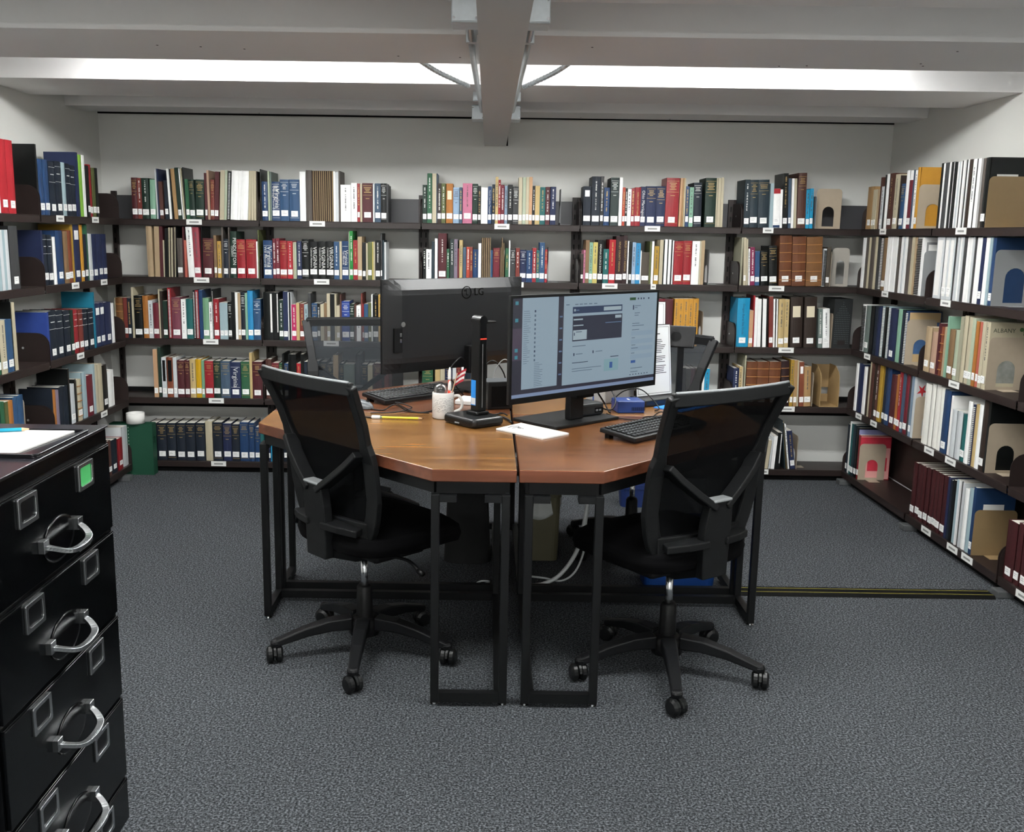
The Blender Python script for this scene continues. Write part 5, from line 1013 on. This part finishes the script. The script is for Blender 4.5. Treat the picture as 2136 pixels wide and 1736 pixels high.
def mug():
    t = empty('coffee_mug', (-.163, 3.60, ZT + .0005)); m = mat('mug_white', 'dcd9d4', .25)
    MB().lathe([(.0, 0), (.036, 0), (.0405, .004), (.0405, .096), (.039, .098), (.037, .096), (.037, .006), (.0, .006)], 40).build('body', m, t, smooth=True)
    MB().tube(bez([(.039, 0, .082), (.058, 0, .083), (.07, 0, .062), (.066, 0, .036), (.039, 0, .022)], 6), .0058, 10).build('handle', m, t, smooth=True)
    p = MB(); rk = random.Random(8)
    for k in range(13):
        z = .078 - k * .0043; 
        for a0 in range(-150, 10, 7):
            if rk.random() < (.75 if k > 1 else .45):
                a, b2 = R(a0), R(a0 + rk.uniform(2, 6)); zz = z + rk.uniform(-.001, .001); hh = rk.uniform(.0006, .0018)
                p.quad((.0408 * math.cos(a), .0408 * math.sin(a), zz), (.0408 * math.cos(b2), .0408 * math.sin(b2), zz), (.0408 * math.cos(b2), .0408 * math.sin(b2), zz + hh), (.0408 * math.cos(a), .0408 * math.sin(a), zz + hh))
    p.build('print', mat('mug_print', '3b3c3e', .5), t)
    tag(t, 'white mug with black printed drawing, holding pens on the desk', 'mug')
    g = bpy.data.materials.new('smoky_glass'); g.use_nodes = True; gb = g.node_tree.nodes['Principled BSDF']
    gb.inputs['Base Color'].default_value = lin('4b4a4a'); gb.inputs['Roughness'].default_value = .08; gb.inputs['Transmission Weight'].default_value = .4
    d = empty('hand_magnifier', (-.173, 3.598, ZT))
    MB().lathe([(.0, .130)] + [(.026 * math.sin(R(180 * k / 16)), .104 + .026 * math.cos(R(180 * k / 16))) for k in range(1, 16)] + [(.0, .078)], 28).build('lens', g, d, smooth=True)
    MB().tube([(0, 0, .08), (0, 0, .012)], .005, 8).build('handle', M_BLKPL, d)
    tag(d, 'round dark glass lens sitting in the white mug', 'magnifier')
mug()
def pen(a, b, body, cap, label):
    a, b = Vector(a), Vector(b); d = b - a; t = empty('pen', a); t.rotation_euler = d.to_track_quat('X', 'Z').to_euler(); L = d.length
    MB().tube([(0, 0, 0), (L * .74, 0, 0)], .0045, 10).build('barrel', body, t, smooth=True)
    MB().tube([(L * .74, 0, 0), (L * .77, 0, 0), (L * .93, 0, 0), (L, 0, 0)], [.0056, .0062, .0055, .002], 10).build('cap', cap, t, smooth=True)
    tag(t, label, 'pen')
RED = mat('pen_red', 'd23a1e', .35)
pen((-.146, 3.617, ZT + .008), (-.140, 3.624, ZT + .187), RED, M_PAPER, 'red pen with white cap standing in the mug')
pen((-.143, 3.588, ZT + .008), (-.138, 3.583, ZT + .142), RED, M_PAPER, 'shorter white and red pen leaning at the mug rim')
t = empty('small_flag', (0, 0, 0))
MB().tube([(-.152, 3.601, ZT + .009), (-.112, 3.612, ZT + .168)], .0022, 8).build('stick', mat('stick_wood', 'c9a98a', .6), t)
fl = MB()
for k in range(5):
    fl.mat(k % 2); z0 = ZT + .118 + k * .0095
    fl.grid(lambda u, v: (-.1225 + .0024 * k + .034 * u, 3.6095 + .0007 * k + .010 * math.sin(3 * u), z0 + .0095 * v + .02 * u), 5, 1)
fl.build('cloth', [mat('flag_red', 'a3232f', .7), M_PAPER], t, solid=.0006)
tag(t, 'small red and white striped flag on a stick in the mug', 'flag')

def scanner():
    t = empty('document_scanner', (-.048, 3.498, ZT), R(-50)); m = mat('scanner_black', '0b0c0d', .34, spec=.35)
    MB().prism(rrect(-.09, .09, -.075, .075, .022, 5), .0005, .034).build('base', m, t, bevel=.012, seg=4)
    MB().box(-.012, .012, -.0775, -.0752, .010, .014).build('button', M_GREYPL, t)
    MB().prism(rrect(-.034, .034, -.012, .05, .01, 4), .0345, .046).build('foot_collar', m, t, bevel=.004)
    MB().box(-.024, .024, .004, .04, .046, .372).build('column', m, t, bevel=.004)
    q = MB(); q.tube([(-.0245, .022, .372), (.0245, .022, .372)], .0185, 20); q.build('head', m, t, smooth=False)
    MB().box(-.02, .02, .042, .085, .362, .369).build('head_arm', M_BLKPL, t, bevel=.002)
    st = MB().box(-.020, .006, .0034, .0044, .066, .158); st.build('sticker', mat('sticker_blue', '1d83d6', .5), t)
    MB().box(-.019, .005, .0032, .0036, .069, .093).build('sticker_panel', mat('sticker_white', 'd9dadb', .6), t)
    MB().box(.0238, .0246, .008, .036, .306, .310).build('status_light', emit('red_light', 'ff3b2a', 2.0), t)
    MB().box(.0238, .0244, .018, .0205, .06, .29).build('seam', M_GREYST, t)
    tag(t, 'tall black document scanner on a square base with blue sticker', 'scanner')
scanner()
def box_thing(name, cx, cy, ang, w, d, z0, z1, m, label, cat, bev=.004, extra=None):
    t = empty(name, (cx, cy, z0), R(ang))
    MB().box(-w / 2, w / 2, -d / 2, d / 2, .0005, z1 - z0).build('case', m, t, bevel=bev)
    if extra: extra(t, w, d, z1 - z0)
    return tag(t, label, cat)
def ex_pc(t, w, d, h):
    MB().box(w * .08, w * .46, -d / 2 - .0008, -d / 2, h * .22, h * .62).build('port_panel', M_BLKMAT, t)
    q = MB()
    for k in range(2): q.box(w * .12 + k * .016, w * .12 + k * .016 + .011, -d / 2 - .0014, -d / 2 - .0008, h * .34, h * .5)
    q.build('port', M_GREYPL, t)
box_thing('mini_computer', .368, 3.665, 36, .112, .1, ZT + .0125, ZT + .058, mat('pc_grey', '26292b', .35), 'small dark mini computer on the lit monitor stand', 'computer', .008, ex_pc)
def ex_blue(t, w, d, h):
    q = MB()
    for k in range(14): q.box(w * .02 + k * .0038, w * .02 + k * .0038 + .0018, -d / 2 - .0008, -d / 2, h * .2, h * .5)
    q.build('vent', M_BLKMAT, t)
    MB().box(-.004, .004, -.02, .012, h, h + .0006).build('logo_mark', M_WHITEINK, t)
box_thing('network_box', .553, 3.805, 8, .108, .1, ZT, ZT + .047, mat('box_blue', '1f3a78', .4), 'small blue network box behind the mini computer', 'network box', .004, ex_blue)
def ex_sil(t, w, d, h): MB().box(-w * .4, w * .2, -d / 2 - .001, -d / 2, h * .75, h * .82).build('slot', M_BLKMAT, t)
box_thing('printer', .512, 4.055, 30, .15, .14, ZT, ZT + .13, mat('silver_case', 'a9abac', .35), 'silver grey device behind the lit monitor', 'printer', .006, ex_sil)
def ex_tow(t, w, d, h):
    MB().box(-w / 2, w / 2, -d / 2, d / 2, h, h + .002).build('lid', mat('lid_grey', '5d6062', .35), t)
    MB().box(-w * .35, w * .35, -d / 2 - .001, -d / 2, h * .1, h * .85).build('front_grille', M_BLKMAT, t)
box_thing('desk_speaker', .035, 3.845, 20, .105, .1, ZT, ZT + .108, mat('speaker_black', '0f1011', .5), 'black box with grey top between scanner and lit monitor', 'speaker', .003, ex_tow)
t = empty('notepad', (0, 0, ZT + .0005))
MB().prism([(.033, 3.385), (.188, 3.226), (.284, 3.322), (.124, 3.497)], 0, .005).build('page_block', M_PAPER, t)
dz = MB(); 
dz.tube(bez([(.075, 3.40, .0056), (.095, 3.425, .0056), (.115, 3.42, .0056), (.11, 3.395, .0056), (.13, 3.385, .0056)], 6), .0011, 6)
dz.tube(bez([(.09, 3.39, .0056), (.105, 3.405, .0056), (.122, 3.40, .0056)], 6), .0011, 6)
dz.build('drawing', M_INK, t)
tag(t, 'white notepad with a small sketch lying across the desk seam', 'notepad')
def sign(cx, cy, ang, w, h, label, lines, base):
    t = empty('sign_holder', (cx, cy, ZT), R(ang)); tilt = Matrix.Translation((0, .0, .03)) @ Matrix.Rotation(R(-6), 4, 'X')
    MB().box(-w / 2, w / 2, 0, .003, 0, h, tilt).build('back_plate', M_BLKPL, t)
    MB().box(-w / 2 + .003, w / 2 - .003, -.0012, -.0004, .003, h - .003, tilt).build('printed_sheet', mat('sheet_white', 'e4e6e6', .4), t)
    q = MB()
    a = .01
    for (x0, x1, z0, z1) in ((-w / 2 + a, w / 2 - a, a, a + .0015), (-w / 2 + a, w / 2 - a, h - a - .0015, h - a), (-w / 2 + a, -w / 2 + a + .0015, a, h - a), (w / 2 - a - .0015, w / 2 - a, a, h - a)): q.box(x0, x1, -.0016, -.0012, z0, z1, tilt)
    rk = random.Random(4); z = h * .78
    if lines:
        q.box(-w * .1, w * .2, -.0016, -.0012, h * .86, h * .875, tilt)
        while z > h * .28:
            q.box(-w * .36, w * rk.uniform(.2, .36), -.0016, -.0012, z, z + .0028, tilt); z -= .0075 if rk.random() < .82 else .016
    else:
        q.box(-w * .4, w * .4, -.0016, -.0012, h * .6, h * .605, tilt); q.box(-w * .4, w * .4, -.0016, -.0012, h * .52, h * .525, tilt)
    q.build('printing', mat('print_grey', '3f4042', .7), t)
    if base: MB().prism([(-w / 2 - .01, -.07), (w / 2 + .012, -.07), (w / 2 + .0, .045), (-w / 2 + .01, .05)], .0005, .028).build('base', mat('sign_base', '151617', .4), t, bevel=.004)
    else: MB().box(-w / 2, w / 2, -.03, .05, .0005, .029).build('base', mat('sign_base', '151617', .4), t, bevel=.004)
    return tag(t, label, 'sign')
sign(.69, 4.008, 34, .2, .292, 'printed notice with black border in a slanted black stand', True, True)
sign(.685, 4.19, 10, .17, .375, 'taller white sheet standing behind the printed notice', False, False)
t = empty('tablet_display', (.81, 4.115, ZT))
Md = Matrix.Translation((0, 0, .262)) @ Matrix.Rotation(R(-22), 4, 'Z') @ Matrix.Rotation(R(-24), 4, 'X')
MB().box(-.058, .058, -.006, .006, -.045, .05, Md).build('casing', M_BLKPL, t, bevel=.004)
MB().box(-.052, .052, .0062, .007, -.038, .044, Md).build('screen', emit('screen_off', '20242c', .3), t)
MB().lathe([(.0, -.012), (.022, -.012), (.022, .0), (.0, .0)], 20, Md @ Matrix.Translation((-.02, -.006, 0)) @ Matrix.Rotation(R(90), 4, 'X')).build('swivel', M_BLKMAT, t)
MB().box(-.012, .012, -.012, .006, .01, .235).build('stand_pole', M_BLKMAT, t); MB().box(-.03, .03, -.025, .03, .0005, .01).build('base', M_BLKMAT, t, bevel=.002)
tag(t, 'small black tilted display on a pole, seen from behind beside the notice', 'display')
def cable(pts, r, m, label, name='cable', n=8):
    return tag(MB().tube(bez(pts, n), r, 8).build(name, m, smooth=True), label, 'cable')
z = ZT + .004
cable([(-.46, 3.76, z), (-.40, 3.72, z), (-.36, 3.78, z + .012), (-.30, 3.70, z), (-.24, 3.69, z), (-.20, 3.75, z)], .0026, M_BLKPL, 'black mouse cable looping across the desk behind the yellow pencil')
cable([(-.44, 3.66, z), (-.35, 3.64, z + .007), (-.29, 3.74, z + .008), (-.36, 3.80, z + .018), (-.28, 3.66, z + .008), (-.22, 3.655, z + .003), (-.245, 3.66, z + .002)], .0024, M_BLKPL, 'tangled black cable left of the mug')
cable([(-.50, 3.595, z), (-.44, 3.57, z), (-.425, 3.562, z)], .0028, M_BLKPL, 'short black cable end touching the yellow pencil')
cable([(.02, 3.60, z), (.06, 3.56, z + .01), (.085, 3.53, z + .003), (.088, 3.505, z), (.075, 3.56, z), (.06, 3.60, z)], .003, M_BLKPL, 'black cable behind the notepad beside the scanner')
cable([(.03, 3.66, z), (.06, 3.64, z + .009), (.075, 3.585, z + .012), (.065, 3.62, z + .012), (.05, 3.70, z)], .003, M_BLKPL, 'black cable coiled between the scanner and the lit monitor')
cable([(.30, 3.70, ZT + .075), (.33, 3.74, ZT + .11), (.36, 3.70, ZT + .085), (.40, 3.75, ZT + .12), (.43, 3.72, ZT + .075), (.46, 3.78, ZT + .03), (.47, 3.72, ZT + .01), (.48, 3.76, ZT + .004)], .0034, M_BLKPL, 'black cables bunched over the mini computer')
cable([(.34, 3.73, ZT + .07), (.36, 3.82, ZT + .1), (.40, 3.85, ZT + .095), (.42, 3.84, ZT + .05), (.41, 3.82, ZT + .004)], .003, mat('cable_blue', '24407c', .4), 'blue cable arching behind the mini computer')
cable([(.43, 3.67, ZT + .035), (.47, 3.66, ZT + .03), (.49, 3.70, ZT + .06), (.47, 3.76, ZT + .1), (.43, 3.78, ZT + .09)], .003, M_BLKPL, 'black cable plugged into the front of the mini computer')
cable([(.46, 3.72, z), (.50, 3.62, z), (.57, 3.60, z), (.60, 3.66, z), (.68, 3.70, z), (.72, 3.80, z + .002), (.80, 3.87, z + .004)], .0024, M_BLKPL, 'thin black mouse cable running to the blue mouse pad')
cable([(.62, 3.64, z), (.66, 3.66, z + .02), (.70, 3.62, z), (.66, 3.56, z + .006), (.62, 3.52, z + .01)], .0024, M_BLKPL, 'thin black keyboard cable behind the near keyboard')
cable([(.50, 3.90, ZT + .02), (.55, 3.90, ZT + .065), (.62, 3.90, ZT + .07), (.68, 3.84, ZT + .012), (.66, 3.80, z)], .0026, M_BLKPL, 'black cable arching in front of the printed notice')
cable([(-.10, 4.10, z), (-.16, 4.06, ZT + .10), (-.12, 4.12, ZT + .16), (-.10, 4.22, ZT + .14)], .003, M_BLKPL, 'black power cable hanging behind the mug from the dark monitor')
cable([(-.02, 4.06, z), (-.03, 4.05, ZT + .1), (.02, 4.05, ZT + .16), (.07, 4.08, ZT + .1), (.08, 4.12, z)], .003, M_BLKPL, 'black cable arching behind the document scanner')
cable([(.02, 4.02, z), (.03, 4.0, ZT + .12), (.07, 3.98, ZT + .175), (.11, 4.02, ZT + .12), (.13, 4.06, z)], .0022, M_GREYPL, 'grey wire loop standing behind the black speaker box')
tag(MB().prism([(-.13, 3.90), (-.02, 3.86), (.0, 3.96), (-.1, 4.02)], ZT + .0005, ZT + .018).build('paper_packet', M_PAPER, bevel=.004), 'white paper packet lying behind the mug', 'paper')

# ------------------------------------------------------------ under and around the desks
def bin_(name, cx, cy, w, d, h, taper, m, label, liner=None, rim=True):
    t = empty(name, (cx, cy, 0))
    n = 24; f = lambda r: [(p[0], p[1]) for p in rrect(-w / 2 * r, w / 2 * r, -d / 2 * r, d / 2 * r, .03, 4)]
    b = MB(); lv = [(taper, .0005), (1, h), (.965, h), (taper * .95, .006)]
    base = len(b.v); N = len(f(1))
    for r, zz in lv: b.v += [(x, y, zz) for x, y in f(r)]
    for k in range(3):
        for i in range(N): j = (i + 1) % N; b.f.append((k * N + i, k * N + j, (k + 1) * N + j, (k + 1) * N + i)); b.m.append(0)
    b.f.append(tuple(range(N - 1, -1, -1))); b.m.append(0); b.f.append(tuple(3 * N + i for i in range(N))); b.m.append(0)
    b.build('shell', m, t, smooth=False)
    if rim: MB().ring(f(1.04), f(1.0), h - .02, h + .004).build('rim', m, t, bevel=.003)
    if liner:
        rk = random.Random(6)
        MB().grid(lambda u, v: (w * (.53 + .05 * math.sin(9 * u) * v) * math.cos(2 * math.pi * u), d * (.53 + .05 * math.cos(7 * u) * v) * math.sin(2 * math.pi * u), h + .012 - v * (.10 + .03 * math.sin(11 * u))), 40, 6).build('bag_liner', liner, t, smooth=True, solid=.001)
    return tag(t, label, 'bin')
bin_('recycling_bin', .80, 3.915, .33, .185, .27, .86, mat('bin_blue', '0e3470', .45, spec=.3), 'blue plastic bin on the floor under right desks')
bin_('waste_basket', .245, 4.26, .17, .2, .31, .92, mat('bin_olive', '5b5641', .6), 'olive waste basket with white liner under the desks', mat('liner_white', 'c9cccb', .5))
bin_('storage_tub', .80, 5.12, .17, .13, .12, .9, mat('tub_blue', '14295c', .5), 'small blue tub on the floor behind the desks')
t = empty('tote_bag', (-.078, 4.2, 0))
def bag(u, v):
    a = 2 * math.pi * u; k = 1 - .25 * v - .12 * math.sin(3 * a) * v
    return (.105 * k * math.copysign(abs(math.cos(a)) ** .6, math.cos(a)), .09 * (1 - .6 * v) * math.copysign(abs(math.sin(a)) ** .6, math.sin(a)), .001 + .40 * v)
MB().grid(bag, 28, 8).build('body', mat('bag_black', '0d0e0f', .85), t, smooth=True)
MB().tube(bez([(-.06, 0, .39), (-.04, 0, .47), (.04, 0, .47), (.06, 0, .39)], 6), .006, 8).build('strap', mat('bag_black', '0d0e0f', .85), t, smooth=True)
tag(t, 'black bag standing on the floor under the desk seam', 'bag')
cable([(.44, 3.93, .66), (.43, 3.92, .45), (.405, 3.88, .26), (.375, 3.87, .14), (.31, 3.85, .05), (.24, 3.835, .015), (.178, 3.83, .009)], .0085, mat('cable_white', 'c9cccd', .4), 'thick white cable curving down to the floor under right desk')
cable([(.45, 3.95, .66), (.44, 3.94, .45), (.415, 3.90, .26), (.41, 3.90, .14), (.375, 3.89, .05), (.32, 3.90, .006), (.25, 3.93, .006), (.18, 3.95, .006)], .0045, mat('cable_white', 'c9cccd', .4), 'thin white cable beside the thick white one under right desk')
cable([(-.02, 3.83, .006), (.02, 3.81, .03), (-.01, 3.79, .04), (-.03, 3.82, .02), (-.02, 3.87, .006)], .004, mat('cable_white', 'c9cccd', .4), 'small white cable loop on the floor by the desk seam')
t = empty('floor_cable_cover', (0, 3.815, 0))
MB().prism([(-.046, 0), (.046, 0), (.036, .011), (-.036, .011)], .62, 2.065, Matrix(((0, 0, 1, 0), (1, 0, 0, 0), (0, 1, 0, .0005), (0, 0, 0, 1)))).build('strip', mat('strip_black', '0a0a09', .7, spec=.1), t)
for s in (-.022, .020): MB().box(.62, 2.065, s - .0015, s + .0015, .0116, .0122).build('yellow_line', mat('strip_yellow', '8f8735', .6), t)
tag(t, 'black cable cover strip with two yellow lines on the carpet', 'cable cover')
